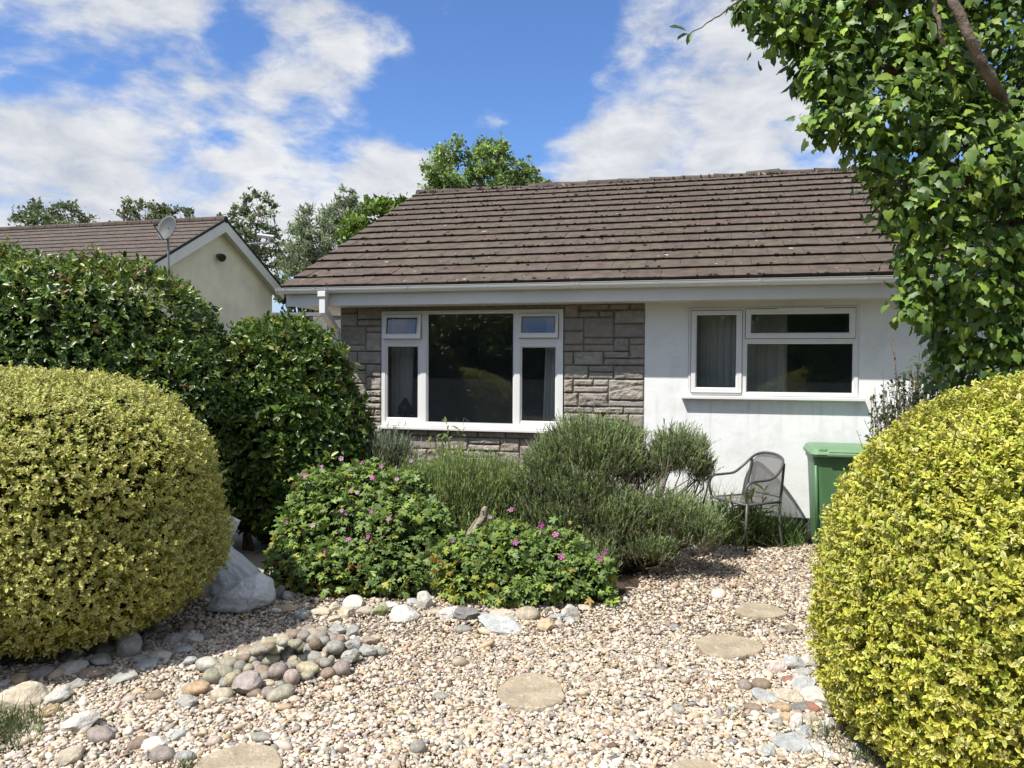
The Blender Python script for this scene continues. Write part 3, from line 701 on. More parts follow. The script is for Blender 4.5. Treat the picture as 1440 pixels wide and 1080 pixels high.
def blob_surface(blobs, n, e=2.0, bump=.06, bf=3.0, zmin=None, deep=0., keep_all=False):
    """points and normals over the outside of a union of blobs (c, (rx, ry, rz)); deep pushes some points inwards"""
    c = np.array([b[0] for b in blobs], float); r = np.array([(b[1],)*3 if np.isscalar(b[1]) else b[1] for b in blobs], float)
    area = (r[:, 0]*r[:, 1]+r[:, 1]*r[:, 2]+r[:, 0]*r[:, 2]); k = rng.choice(len(blobs), n, p=area/area.sum())
    d = rdir(n); q = d/((np.abs(d)**e).sum(1, keepdims=True)**(1/e))
    nm = nrm(np.sign(q)*np.abs(q)**(e-1)/r[k])
    p = c[k]+q*r[k]; b = 1+bump*snoise(p, bf)+bump*.5*snoise(p, bf*2.7)
    b -= deep*rng.random(n)**2
    p = c[k]+q*r[k]*b[:, None]
    ok = np.ones(n, bool)
    if not keep_all:
        for i in range(len(blobs)):
            ins = (np.abs((p-c[i])/(r[i]*.86))**e).sum(1) < 1; ok &= ~(ins & (k != i))
    if zmin is not None: ok &= p[:, 2] > zmin
    return p[ok], nm[ok]
def bump_noise(p, f): return snoise(p, f)
def shoots(p, nm, m, ln, wd, edge, mid, spread=(35, 85), up=.35, slen=.05, template='leaf', jitter=.5, lj=.3):
    """m leaves round every shoot tip; edge/mid (N,3) colours"""
    n = len(p); a = nrm(nm+rng.normal(0, jitter, (n, 3))*.6+np.array((0, 0, up)))
    A_ = np.repeat(a, m, 0); i = np.tile(np.arange(m), n); th = R(spread[0])+rng.random(n*m)*R(spread[1]-spread[0])*(1.15-.5*i/m)
    ph = np.repeat(rng.uniform(0, 6.28, n), m)+i*2.4+rng.normal(0, .3, n*m)
    t1 = nrm(np.cross(A_, rdir(n*m))); 
    ref = nrm(np.cross(A_, np.tile((.31, .52, .79), (n*m, 1)))); t2 = np.cross(A_, ref)
    side = ref*np.cos(ph)[:, None]+t2*np.sin(ph)[:, None]
    X = nrm(A_*np.cos(th)[:, None]+side*np.sin(th)[:, None])
    X, Y, Z = frame(X, A_+rng.normal(0, .25, (n*m, 3)))
    pos = np.repeat(p, m, 0)+A_*(slen*(i/m-.6))[:, None]
    L_ = ln*np.clip(1+rng.normal(0, lj, n*m), .4, 1.7); sc3 = np.stack([L_, L_*wd, L_], -1)
    if template == 'leaf':
        E = np.repeat(edge, m, 0); Mi = np.repeat(mid, m, 0); w = LEAF_MID[None, :, None]
        jit = np.clip(1+rng.normal(0, .12, (n*m, 1, 1)), .6, 1.4)
        C = (E[:, None]*(1-w)+Mi[:, None]*w)*jit
        return inst(LEAF_V, LEAF_F, pos, X, Y, Z, sc3, C)
    return inst(LEAF4_V, LEAF4_F, pos, X, Y, Z, sc3, np.repeat(edge, m, 0)*np.clip(1+rng.normal(0, .15, (n*m, 1)), .5, 1.5))
def core(blobs, k, col, bump=.08, e=2.0, zmin=.02, sub=None):  # opaque filler blobs, coloured dark in place of shade between leaves
    gs = []
    for c, r in blobs:
        r = np.array((r,)*3 if np.isscalar(r) else r, float); d = nrm(ICO3); q = d/((np.abs(d)**e).sum(1, keepdims=True)**(1/e))
        V = np.array(c)+q*r*k*(1+bump*snoise(q*3+np.array(c), 2.2))[:, None]
        V[:, 2] = np.maximum(V[:, 2], zmin)
        gs.append(dict(V=V, loops=np.array(ICO3F).ravel(), sizes=np.full(len(ICO3F), 3), C=np.tile(col, (len(V), 1))))
    return cat(gs)
def stems_mb(base, tips, r0=.012, r1=.004, bend=.25, sides=5, mb=None):
    mb = mb or MB()
    for t in tips:
        b = Vector(base)+Vector((random.gauss(0, .03), random.gauss(0, .03), 0)); t = Vector(t); m1 = b.lerp(t, .35)+Vector((random.gauss(0, bend), random.gauss(0, bend), .05))*.3; m2 = b.lerp(t, .7)+Vector((random.gauss(0, bend), random.gauss(0, bend), 0))*.3
        mb.tube([b, m1, m2, t], [r0, r0*.8, r0*.5+r1*.5, r1], sides)
    return mb

# ------------------------------------------------------------------ clipped golden bushes
GE = [(.70, .62, .12), (.64, .58, .09), (.74, .66, .25), (.54, .54, .08)]; GMI = [(.20, .28, .035), (.29, .35, .05), (.13, .20, .03)]
def golden_bush(name_label, blobs, n, ln, e=2.3, m=6, holes=(), lushness=1.0, pale=.0):
    p, nm = blob_surface(blobs, n, e, .05, 3.6, .06, .10)
    # loose shoots standing out of the clipped face, and a few thin places
    p = p+nm*(np.abs(rng.normal(0, .016, (len(p), 1)))*(rng.random((len(p), 1)) < .35))
    for hc, hr in holes:
        dd = np.linalg.norm((p-np.array(hc))*np.array((1, .6, 1.35)), axis=1); ok = dd > hr*(1+.35*snoise(p, 9)); p, nm = p[ok], nm[ok]
    # the side never seen carries fewer shoots
    view = nrm(p-np.array((0, 0, CZ))); f = (view*nm).sum(1); ok = (f < .25) | (rng.random(len(p)) < .6); p, nm = p[ok], nm[ok]
    tone = np.clip(1+.16*snoise(p, 2.4)+.10*snoise(p, 7), .6, 1.4)[:, None]
    ed = pick(GE, (1, 1, .6+pale, .6), len(p), .12)*tone; ed = ed*(1-.6*pale)+.6*pale*np.array((.66, .63, .34))*tone; mi = pick(GMI, (1, .8, .5), len(p), .15)*tone; mi = mi*(1-.3*pale)+.3*pale*np.array((.34, .37, .15))*tone
    g1 = shoots(p, nm, m, ln, .56, ed, mi, (28, 84), .45, ln*1.9)
    # darker leaves just inside
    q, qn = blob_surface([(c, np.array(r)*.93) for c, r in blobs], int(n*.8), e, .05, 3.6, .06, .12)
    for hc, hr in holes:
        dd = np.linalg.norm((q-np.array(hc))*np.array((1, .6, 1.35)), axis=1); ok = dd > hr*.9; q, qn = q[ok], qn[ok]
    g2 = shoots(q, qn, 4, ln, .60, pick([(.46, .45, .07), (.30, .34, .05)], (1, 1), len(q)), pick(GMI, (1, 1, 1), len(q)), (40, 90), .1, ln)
    cx = np.mean([b[0] for b in blobs], 0)
    root = empty('golden_bush', (cx[0], cx[1], 0), label=name_label, cat='bush', group='clipped golden variegated bushes')
    of = (cx[0], cx[1], 0)
    np_mesh('foliage', cat([g1, g2]), M['leaf_gold'], root, sm=True, origin=of)
    np_mesh('shade_core', core(blobs, .84, (.11, .115, .03) if not holes else (.018, .02, .008), .08, e), M['matte'], root, origin=of)  # filler core; near-black tint paints deep shade behind the holes
    mb = MB()
    for c, r in blobs:
        for k in range(26):
            d = Vector(rdir(1)[0]); d.z = abs(d.z); t = Vector(c)+Vector((d.x*r[0], d.y*r[1], d.z*r[2]*.9))*.93
            mb.tube([Vector((c[0]+random.gauss(0, .1), c[1]+random.gauss(0, .1), 0)), Vector(c).lerp(t, .5), t], [.016, .010, .004], 5)
    mb.xf(lambda v: v-Vector(of)); mb.build('stems', M['twig'], root)
    return root
LB = [((-2.80, 4.70, .83), (.93, .92, .79)), ((-2.80, 4.68, .55), (.98, .93, .54)), ((-3.4, 4.45, .82), (.95, .95, .80)), ((-3.4, 4.42, .47), (.98, .97, .47))]
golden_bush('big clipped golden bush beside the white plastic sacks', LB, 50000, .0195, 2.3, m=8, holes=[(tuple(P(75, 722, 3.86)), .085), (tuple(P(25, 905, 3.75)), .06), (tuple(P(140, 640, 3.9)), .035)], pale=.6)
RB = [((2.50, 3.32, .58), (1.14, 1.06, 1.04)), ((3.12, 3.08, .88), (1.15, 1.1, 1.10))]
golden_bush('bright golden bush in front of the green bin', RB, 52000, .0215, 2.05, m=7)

# ------------------------------------------------------------------ dark hedge and the rounded shrub
HE = [(.065, .12, .026), (.095, .165, .032), (.05, .09, .022), (.14, .215, .04)]
def leafy(name, label, catn, blobs, n, ln, pal, w, e=2.6, m=5, bump=.05, newg=0., group=None, mat='leaf_gloss', kcore=.80, zmin=.12, thin_low=True):
    p, nm = blob_surface(blobs, n, e, bump, 2.2, zmin, .12)
    p = p+nm*(np.abs(rng.normal(0, .04, (len(p), 1)))*(rng.random((len(p), 1)) < .3))
    view = nrm(p-np.array((0, 0, CZ))); f = (view*nm).sum(1); ok = (f < .3) | (rng.random(len(p)) < .25); p, nm = p[ok], nm[ok]
    top = np.clip((nm[:, 2]-.25)*1.4, 0, 1); young = rng.random(len(p)) < (.12+newg*top)
    ed = pick(pal, w, len(p), .2); yc = pick([(.16, .24, .035), (.22, .26, .05), (.20, .13, .045)], (1, .8, .15), len(p), .15)
    ed = np.where(young[:, None], yc, ed)
    g1 = shoots(p, nm, m, ln, .55, ed, ed*.8, (25, 90), .25, ln*1.6, jitter=.8)
    cx = np.mean([b[0] for b in blobs], 0); of = (cx[0], cx[1], 0)
    root = empty(name, of, label=label, cat=catn, group=group)
    np_mesh('foliage', g1, M[mat], root, sm=True, origin=of)
    np_mesh('shade_core', core(blobs, kcore, (.012, .018, .007), .1, e, zmin), M['matte'], root, origin=of)  # core tinted near-black for the shade inside the leaves
    mb = MB()
    for c, r in blobs:
        r = (r,)*3 if np.isscalar(r) else r
        for k in range(14):
            x, y = c[0]+random.uniform(-.6, .6)*r[0], c[1]+random.uniform(-.5, .5)*r[1]
            mb.tube([(x, y, 0), (x+random.gauss(0, .1), y+random.gauss(0, .1), c[2]), (x+random.gauss(0, .2), y+random.gauss(0, .2), c[2]+r[2]*.6)], [.025, .018, .006], 5)
    mb.xf(lambda v: v-Vector(of)); mb.build('stems', M['twig'], root)
    return root
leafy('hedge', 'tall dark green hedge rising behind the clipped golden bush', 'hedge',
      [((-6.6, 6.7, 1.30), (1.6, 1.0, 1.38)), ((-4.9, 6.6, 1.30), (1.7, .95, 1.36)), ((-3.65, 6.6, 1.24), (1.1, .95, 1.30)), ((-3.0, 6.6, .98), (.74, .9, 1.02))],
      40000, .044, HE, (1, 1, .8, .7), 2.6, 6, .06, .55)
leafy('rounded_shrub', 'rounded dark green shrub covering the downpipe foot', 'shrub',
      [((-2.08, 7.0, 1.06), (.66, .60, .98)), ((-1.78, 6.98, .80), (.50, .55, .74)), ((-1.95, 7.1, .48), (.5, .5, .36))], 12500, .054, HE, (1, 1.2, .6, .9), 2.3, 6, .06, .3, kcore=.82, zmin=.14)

# ------------------------------------------------------------------ ivy covered tree
def ivy_tree():
    B = [(1420, 460, 4.3, .38), (1378, 440, 4.2, .24), (1348, 372, 4.15, .26), (1405, 330, 4.3, .46), (1300, 272, 4.1, .25), (1340, 225, 4.1, .34), (1450, 200, 4.3, .5), (1232, 165, 4.1, .26),
         (1165, 95, 4.1, .19), (1270, 120, 4.15, .33), (1395, 70, 4.3, .38), (1110, 22, 4.15, .20), (1190, 30, 4.2, .28), (1290, 10, 4.3, .33), (1158, 168, 4.05, .10), (1372, 492, 4.25, .14), (1284, 428, 4.1, .075),
         (1066, 8, 4.1, .11), (1246, 228, 4.1, .15), (1296, 335, 4.1, .14), (1400, 540, 4.3, .3), (1530, 350, 4.4, .65), (1540, 80, 4.5, .7), (1520, 540, 4.4, .5), (1190, -120, 4.3, .5), (1400, -140, 4.4, .7), (1305, 385, 4.12, .11)]
    blobs = [(tuple(P(u, v, y)), r) for u, v, y, r in B]
    base = P(1462, 900, 4.55); base.z = 0
    root = empty('ivy_clad_tree', base, label='tall tree smothered in ivy overhanging the bungalow roof', cat='tree')
    of = tuple(base)
    p, nm = blob_surface(blobs, 44000, 2.0, .10, 4.0, .5, .45)
    p += rng.normal(0, .03, p.shape)
    n = len(p)
    # ivy leaves hang: long axis mostly down and outwards, face to the light
    X = nrm(nm*.45+np.array((0, 0, -.75))+rng.normal(0, .45, (n, 3)))
    X, Y, Z = frame(X, nm+np.array((-.25, -.25, .35))+rng.normal(0, .40, (n, 3)))
    ln = .048*np.clip(1+rng.normal(0, .3, n), .45, 1.7); sc3 = np.stack([ln, ln*rng.uniform(.8, 1.05, n), ln], -1)
    ed = pick([(.085, .155, .028), (.14, .23, .034), (.06, .115, .024), (.25, .35, .045)], (1, 1, .7, .65), n, .18)
    # leafy side sprays of the tree itself: long hanging leaflets
    g1 = inst(IVY_V, IVY_F, p, X, Y, Z, sc3, ed)
    q, qn = blob_surface([b for b in blobs if b[0][2] > 2.6], 600, 2.0, .15, 4, .5, .1); n = len(q)
    X, Y, Z = frame(nrm(np.array((-.2, -.1, -.8))+rng.normal(0, .35, (n, 3))), qn+rng.normal(0, .5, (n, 3))); ln = rng.uniform(.07, .13, n)
    g2 = inst(LEAF_V, LEAF_F, q, X, Y, Z, np.stack([ln, ln*.42, ln], -1), pick([(.07, .13, .03), (.11, .18, .035)], (1, 1), n))
    np_mesh('ivy', cat([g1, g2]), M['leaf_ivy'], root, sm=True, origin=of)
    def tb(name, pts, rad, sides=10):
        mb = MB(); q = [pts[0]]
        P_ = []; Rr = []
        for i in range(len(pts)-1):
            for k in range(6):
                t = k/6; P_.append(Vector(pts[i]).lerp(Vector(pts[i+1]), t)+Vector((random.gauss(0, .006), random.gauss(0, .006), 0))); Rr.append((rad[i]*(1-t)+rad[i+1]*t)*random.uniform(.94, 1.07))
        P_.append(Vector(pts[-1])); Rr.append(rad[-1]); mb.tube(P_, Rr, sides); mb.xf(lambda v: v-base); return mb.build(name, M['bark'], root, sm=True)
    t1 = P(1470, 430, 4.5); t2 = P(1440, 250, 4.45)
    tb('trunk', [base, P(1475, 640, 4.55), t1, t2, P(1490, -60, 4.7), P(1500, -330, 4.8)], [.17, .15, .14, .12, .10, .06])
    tb('branch', [P(1440, 230, 4.4), P(1394, 115, 3.78), P(1364, 55, 3.72), P(1338, -10, 3.75), P(1300, -110, 3.9)], [.036, .028, .025, .023, .018])
    tb('branch', [P(1400, 200, 4.3), P(1346, 130, 3.95), P(1322, 50, 3.85), P(1312, -20, 3.85)], [.022, .013, .011, .009], 8)
    tb('branch', [P(1400, 150, 4.4), P(1262, 45, 4.12), P(1212, -15, 4.05), P(1160, -60, 4.05)], [.035, .028, .026, .02], 8)
    for (a, b_) in ((P(1300, 120, 4.3), P(1110, 30, 4.15)), (P(1330, 230, 4.3), P(1200, 165, 4.1)), (P(1380, 330, 4.3), P(1270, 280, 4.1)), (P(1400, 430, 4.3), P(1290, 412, 4.1))):
        tb('branch', [P(1430, 300, 4.45), a, b_], [.035, .02, .008], 6)
    # one long bare shoot arching out with a few leaves at its tip
    pts = [P(1100, -20, 4.1), P(1040, 0, 4.05), P(1006, 25, 4.02), P(970, 48, 4.0)]
    tb('shoot', pts, [.006, .005, .004, .003], 5)
    tips = [(968, 47, -150, .075), (966, 44, 165, .10), (972, 46, -110, .07), (960, 40, 175, .06)]
    gp = np.array([tuple(P(u, v, 4.0)) for u, v, a, l in tips]); ang = np.array([R(a) for u, v, a, l in tips])
    X = np.stack([np.cos(ang), np.full(4, -.15), np.sin(ang)], -1); X, Y, Z = frame(X, np.array([(0.1, -.6, .8)]*4)); l = np.array([t[3] for t in tips])
    np_mesh('shoot_leaves', inst(LEAF_V, LEAF_F, gp, X, Y, Z, np.stack([l, l*.5, l], -1), pick([(.12, .17, .06)], (1,), 4)), M['leaf_ivy'], root, origin=of)
ivy_tree()

# ------------------------------------------------------------------ trees beyond the roofs
def tree(name, label, uc, vt, y, wpx, v_low, zbase, n_tip, leaves, ln, pal, open_=.5, spread=1.0, droop=0., vbase=None, group='trees beyond the roofs', bark='bark', shape=None, lim=6, tri=(.9, .9)):
    """crown centred on photo column uc from row vt down to row v_low, seen at distance y"""
    top = P(uc, vt, y); low = P(uc, v_low, y); r = wpx/2/F*y; c = (top+low)/2; hz = (top.z-low.z)/2
    base = Vector((c.x, y, zbase)); root = empty(name, base, label=label, cat='tree', group=group)
    tips = []
    while len(tips) < n_tip:
        d = Vector(rdir(1)[0])*random.random()**(.33 if open_ < .6 else .25)
        q = Vector((c.x+d.x*r, c.y+d.y*r*.8, c.z+d.z*hz))
        if shape and not shape(d): continue
        tips.append(q)
    mb = MB(); tr = MB()
    fork = Vector((c.x+random.gauss(0, .1), y, max(zbase+1.2, low.z-.2*hz)))
    tr.tube([base, base.lerp(fork, .5)+Vector((.05, 0, 0)), fork, fork.lerp(c, .8), Vector((c.x, c.y, top.z-hz*.5))], [r*.07+.06, r*.06+.05, r*.055+.04, r*.03+.02, .015], 8)
    limbs = []
    for k in range(lim):
        d = Vector((math.cos(k*2.4+.5), math.sin(k*2.4+.5)*.8, random.uniform(-.1, .6))); e = c+Vector((d.x*r*.7, d.y*r*.7, d.z*hz*.8)); s = fork.lerp(c, random.uniform(0, .7))
        m_ = s.lerp(e, .5)+Vector((0, 0, hz*.18)); mb.tube([s, m_, e], [r*.035+.02, r*.022+.012, .012], 6); limbs += [s, s.lerp(m_, .6), m_, m_.lerp(e, .5), e]
    limbs += [fork.lerp(c, t) for t in (.2, .5, .8)]+[c]
    for t in tips:
        s = min(limbs, key=lambda q: (q-t).length+(.6*hz if q.z > t.z+.2*hz else 0)); m_ = s.lerp(t, .5)+Vector((random.gauss(0, .1), random.gauss(0, .1), random.gauss(.05, .1)))*hz*.4
        mb.tube([s, m_, t], [.022*r/2+.008, .012*r/2+.006, .005], 4, caps=False)
    tr.xf(lambda v: v-base).build('trunk', M[bark], root, sm=True); mb.xf(lambda v: v-base).build('limbs', M[bark], root, sm=True)
    T = np.array([tuple(t) for t in tips]); k = max(1, leaves//n_tip)
    cl = r*.12*(1.2-open_*.4)
    cen = np.repeat(T, k, 0)+rng.normal(0, 1, (len(T)*k, 3))*np.array((cl, cl, cl*.85))*.62
    if droop: cen[:, 2] -= np.abs(rng.normal(0, droop, len(cen)))
    n = len(cen); X = nrm(rdir(n)+np.array((0, 0, .5-2*droop))); X, Y, Z = frame(X, rdir(n)+np.array((-.3, -.3, .9)))
    L_ = ln*np.clip(1+rng.normal(0, .3, n), .5, 1.6)
    tint = np.repeat(np.clip(1+rng.normal(0, .22, (len(T), 1)), .55, 1.5), k, 0)
    g = inst(LEAF4_V, LEAF4_F, cen, X, Y, Z, np.stack([L_, L_*tri[0], L_], -1), pick(pal, [1]*len(pal), n, .18)*tint)
    np_mesh('crown', g, M['leaf'], root, origin=tuple(base))
GP = [(.19, .27, .075), (.24, .33, .09), (.15, .22, .065)]; DP = [(.155, .20, .095), (.19, .24, .11), (.13, .165, .085)]; WP = [(.25, .30, .17), (.20, .245, .13), (.28, .33, .19)]  # far leaf palettes lightened and greyed to put haze in the colour
tree('broadleaf_tree', 'round green tree with clustered leaves rising above the ridge of the brown roof', 675, 200, 21, 165, 320, 0, 130, 11000, .105, GP, .75)
tree('broadleaf_tree', 'low green crown peeping over the ridge beside the round tree', 745, 232, 22, 62, 330, 0, 34, 2800, .11, GP, .7)
tree('broadleaf_tree', 'bright green treetop just clearing the sloping roof verge', 545, 282, 20, 130, 380, 0, 80, 5200, .13, [(.12, .19, .03), (.15, .22, .035)], .6)
tree('willow_tree', 'grey green feathery willow left of the sloping roof verge', 462, 282, 27, 120, 440, .5, 150, 9500, .17, WP, .7, droop=.02, tri=(.32, .9))
tree('willow_tree', 'thin pointed grey green willow tip standing above the verge', 492, 262, 26, 60, 350, .5, 50, 2400, .16, WP, .9, tri=(.32, .9))
tree('alder_tree', 'small dark tree low between the cream gable and the roof corner', 425, 345, 30, 85, 450, .5, 70, 3600, .17, DP, .6)
tree('alder_tree', 'open dark crowned tree behind the cream gable end', 352, 272, 36, 100, 395, 2, 75, 3000, .18, DP, .7, lim=9)
tree('alder_tree', 'dome shaped far tree over the left neighbour roof', 82, 287, 44, 115, 350, 2, 90, 3900, .19, DP, .7)
tree('alder_tree', 'ragged far tree over the neighbour roof behind the dish', 205, 280, 46, 90, 350, 2, 70, 2600, .19, [(.13, .16, .07), (.15, .18, .08)], .85)
tree('alder_tree', 'sparse low treetop just left of the cream gable apex', 255, 290, 46, 70, 350, 2, 50, 1500, .19, [(.13, .16, .07), (.12, .15, .07)], .85)
# ------------------------------------------------------------------ needle shrubs
def needle_shrub(name, label, catn, base, clumps, ln, nl, pal, w, upward=1.2, dens=1.0, blade=(.030, .0035), woody=8, dead=0., group=None, core_k=.0, zl=.0):
    """clumps: (centre, (rx, ry, rz), n sprays); a spray is an upright stem thick with narrow leaves"""
    base = Vector(base); root = empty(name, base, label=label, cat=catn, group=group); gs = []; mb = MB(); nst = []
    bl = [(c, r) for c, r, n in clumps]
    for c, r, n in clumps:
        c = np.array(c); r = np.array(r); n = int(n*dens)
        d = rdir(n); d[:, 2] = np.where(d[:, 2] < -.35, -d[:, 2], d[:, 2]); q = c+d*r*(rng.random((n, 1))**.4)*(1+.12*snoise(d*2+c, 3)[:, None])
        ax = nrm(d*np.array((.55, .55, .3))+np.array((0, 0, upward))+rng.normal(0, .22, (n, 3))); L_ = ln*np.clip(1+rng.normal(0, .3, n), .4, 1.7)
        # leaves up the stem
        t = np.tile(np.linspace(.12, 1, nl), n); AX = np.repeat(ax, nl, 0); Q = np.repeat(q, nl, 0); LL = np.repeat(L_, nl)
        bend = np.repeat(rng.normal(0, .12, (n, 3)), nl, 0)
        pos = Q+AX*(LL*(t-.6))[:, None]+bend*(LL*t*t)[:, None]
        X = nrm(AX*1.1+rdir(n*nl)*.8*(1.2-t[:, None]*.6)); X, Y, Z = frame(X, rdir(n*nl))
        l = blade[0]*np.clip(1+rng.normal(0, .25, n*nl), .5, 1.5)
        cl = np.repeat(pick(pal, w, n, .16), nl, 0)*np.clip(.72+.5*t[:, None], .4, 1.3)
        if dead:
            low = (Q[:, 2]-c[2] < -.1*r[2]) & (np.repeat(rng.random(n), nl) < dead); cl[low] = pick([(.16, .12, .08), (.22, .19, .15)], (1, 1), int(low.sum()), .2)
        gs.append(inst(BLADE_V, BLADE_F, pos, X, Y, Z, np.stack([l, np.full_like(l, blade[1]*2), l], -1), cl))
        # the stems themselves, thin blades
        X, Y, Z = frame(ax, rdir(n)); gs.append(inst(BLADE_V, BLADE_F, q-ax*(L_*.6)[:, None], X, Y, Z, np.stack([L_*1.05, np.full(n, .004), L_], -1), pick([(.14, .13, .07), (.10, .12, .05)], (1, 1), n)))
        nst += [Vector(c)+Vector((random.uniform(-.8, .8)*r[0], random.uniform(-.8, .8)*r[1], random.uniform(-.5, .3)*r[2])) for _ in range(woody)]
    stems_mb(base, nst, .011, .003, .3, 5, mb); mb.xf(lambda v: v-base)
    np_mesh('foliage', cat(gs), M['needle'], root, origin=tuple(base)); mb.build('stems', M['twig'], root, sm=True)
    if core_k: np_mesh('shade_core', core([(c, np.array(r)) for c, r in bl], core_k, (.022, .026, .014), .15), M['matte'], root, origin=tuple(base))  # dark-coloured core in place of shade among the sprays
    return root
LV = [(.20, .27, .095), (.25, .31, .12), (.165, .225, .075), (.24, .32, .07)]
RS = [(.19, .245, .11), (.24, .295, .155), (.155, .20, .09), (.25, .32, .10)]
def C(u, v, y, rx, rz, ry=None): return (tuple(P(u, v, y)), (rx/F*y, (ry or rx)/F*y, rz/F*y))
b_ = P(655, 770, 6.55); b_.z = 0
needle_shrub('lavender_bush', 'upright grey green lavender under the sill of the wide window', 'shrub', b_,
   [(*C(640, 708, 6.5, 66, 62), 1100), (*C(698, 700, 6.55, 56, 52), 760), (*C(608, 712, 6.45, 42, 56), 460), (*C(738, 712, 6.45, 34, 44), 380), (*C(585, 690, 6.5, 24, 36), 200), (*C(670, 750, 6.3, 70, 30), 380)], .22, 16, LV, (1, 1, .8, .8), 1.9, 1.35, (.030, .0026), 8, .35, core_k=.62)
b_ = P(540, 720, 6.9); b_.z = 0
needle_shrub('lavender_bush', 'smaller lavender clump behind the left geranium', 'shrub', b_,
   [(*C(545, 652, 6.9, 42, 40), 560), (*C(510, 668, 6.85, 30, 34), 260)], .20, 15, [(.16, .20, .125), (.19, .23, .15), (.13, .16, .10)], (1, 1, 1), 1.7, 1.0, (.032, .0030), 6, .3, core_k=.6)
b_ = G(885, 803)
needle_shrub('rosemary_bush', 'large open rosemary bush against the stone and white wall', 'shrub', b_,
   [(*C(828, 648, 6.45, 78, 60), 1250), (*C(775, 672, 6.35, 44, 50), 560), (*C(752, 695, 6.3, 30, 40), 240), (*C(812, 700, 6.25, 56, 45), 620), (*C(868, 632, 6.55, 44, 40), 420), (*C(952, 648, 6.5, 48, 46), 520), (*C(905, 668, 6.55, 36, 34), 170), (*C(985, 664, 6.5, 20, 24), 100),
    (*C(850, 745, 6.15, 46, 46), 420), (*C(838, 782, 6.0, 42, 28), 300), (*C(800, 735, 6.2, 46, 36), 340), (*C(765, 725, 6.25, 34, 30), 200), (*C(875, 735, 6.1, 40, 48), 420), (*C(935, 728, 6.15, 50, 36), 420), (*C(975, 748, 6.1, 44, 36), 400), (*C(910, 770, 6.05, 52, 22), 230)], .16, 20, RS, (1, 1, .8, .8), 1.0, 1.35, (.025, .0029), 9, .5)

# leafy pale green weed poking up in front of the window
def stem_plant(name, label, base, stems, pal, w, leaf, wd=.42, catn='plant', group=None, r=.004, mat='leaf', dens=40, up=.4):
    base = Vector(base); root = empty(name, base, label=label, cat=catn, group=group); mb = MB(); pos = []; ax = []
    for pts in stems:
        pts = [Vector(p) for p in pts]; mb.tube(pts, [r*(1-.7*i/(len(pts)-1)) for i in range(len(pts))], 5)
        for i in range(len(pts)-1):
            n = max(1, int((pts[i+1]-pts[i]).length*dens))
            for k in range(n): pos.append(pts[i].lerp(pts[i+1], random.random())); ax.append(pts[i+1]-pts[i])
    p = np.array([tuple(v) for v in pos]); n = len(p); a = nrm(np.array([tuple(v) for v in ax]))
    X, Y, Z = frame(nrm(a*.5+rdir(n)+np.array((0, 0, up))), rdir(n)*.5+np.array((-.3, -.5, .9))); l = leaf*np.clip(1+rng.normal(0, .3, n), .4, 1.6)
    mb.xf(lambda v: v-base).build('stems', M['twig'], root, sm=True)
    np_mesh('foliage', inst(LEAF_V, LEAF_F, p, X, Y, Z, np.stack([l, l*wd, l], -1), pick(pal, w, n, .2)), M[mat], root, origin=tuple(base))
    return root
def fan(base, tips, wob=.03):
    out = []
    for t in tips: b = Vector(base)+Vector((random.gauss(0, .03), random.gauss(0, .03), 0)); t = Vector(t); out.append([b, b.lerp(t, .4)+Vector((random.gauss(0, wob), random.gauss(0, wob), .02)), b.lerp(t, .75)+Vector((random.gauss(0, wob), 0, .02)), t])
    return out
b_ = P(640, 720, 6.75); b_.z = 0
tips = [P(random.gauss(638, 18), random.gauss(628, 14), 6.8+random.gauss(0, .08)) for _ in range(48)]+[P(628, 592, 6.8), P(645, 600, 6.8), P(652, 588, 6.8)]
stem_plant('leafy_weed', 'pale green weed sprouting in front of the wide window sill', b_, fan(b_, tips), [(.21, .28, .075), (.17, .24, .055), (.26, .30, .11)], (1, 1, .6), .045, .38, dens=26)
# dark shrub with wiry shoots at the right of the white wall
b_ = P(1268, 720, 6.3); b_.z = 0
tips = [P(u, v, 6.3+random.gauss(0, .12)) for u, v in [(1252, 472), (1258, 480), (1296, 468), (1302, 505), (1242, 520), (1230, 545), (1246, 540), (1262, 520), (1280, 500), (1310, 498), (1288, 520), (1270, 545), (1225, 560), (1240, 565), (1205, 605), (1215, 590)]]
stem_plant('wiry_shrub', 'dark wiry shrub with tiny leaves at the right end of the white wall', b_, fan(b_, tips, .05), [(.05, .06, .04), (.07, .06, .04)], (1, 1), .024, .55, 'shrub', dens=15, r=.006)
b2 = P(1285, 720, 6.1); b2.z = 0
tips = []
for _ in range(120):
    u = random.uniform(1224, 1335); tips.append(P(u, 598-(u-1230)*.82-random.uniform(-12, 46), 6.1+random.gauss(0, .12)))
stem_plant('wiry_shrub', 'dense small leaved green shrub peeping over the bright golden bush', b2, fan(b2, tips, .05), [(.07, .11, .045), (.05, .08, .035), (.09, .13, .05)], (1, 1, .6), .034, .45, 'shrub', dens=46, r=.005)

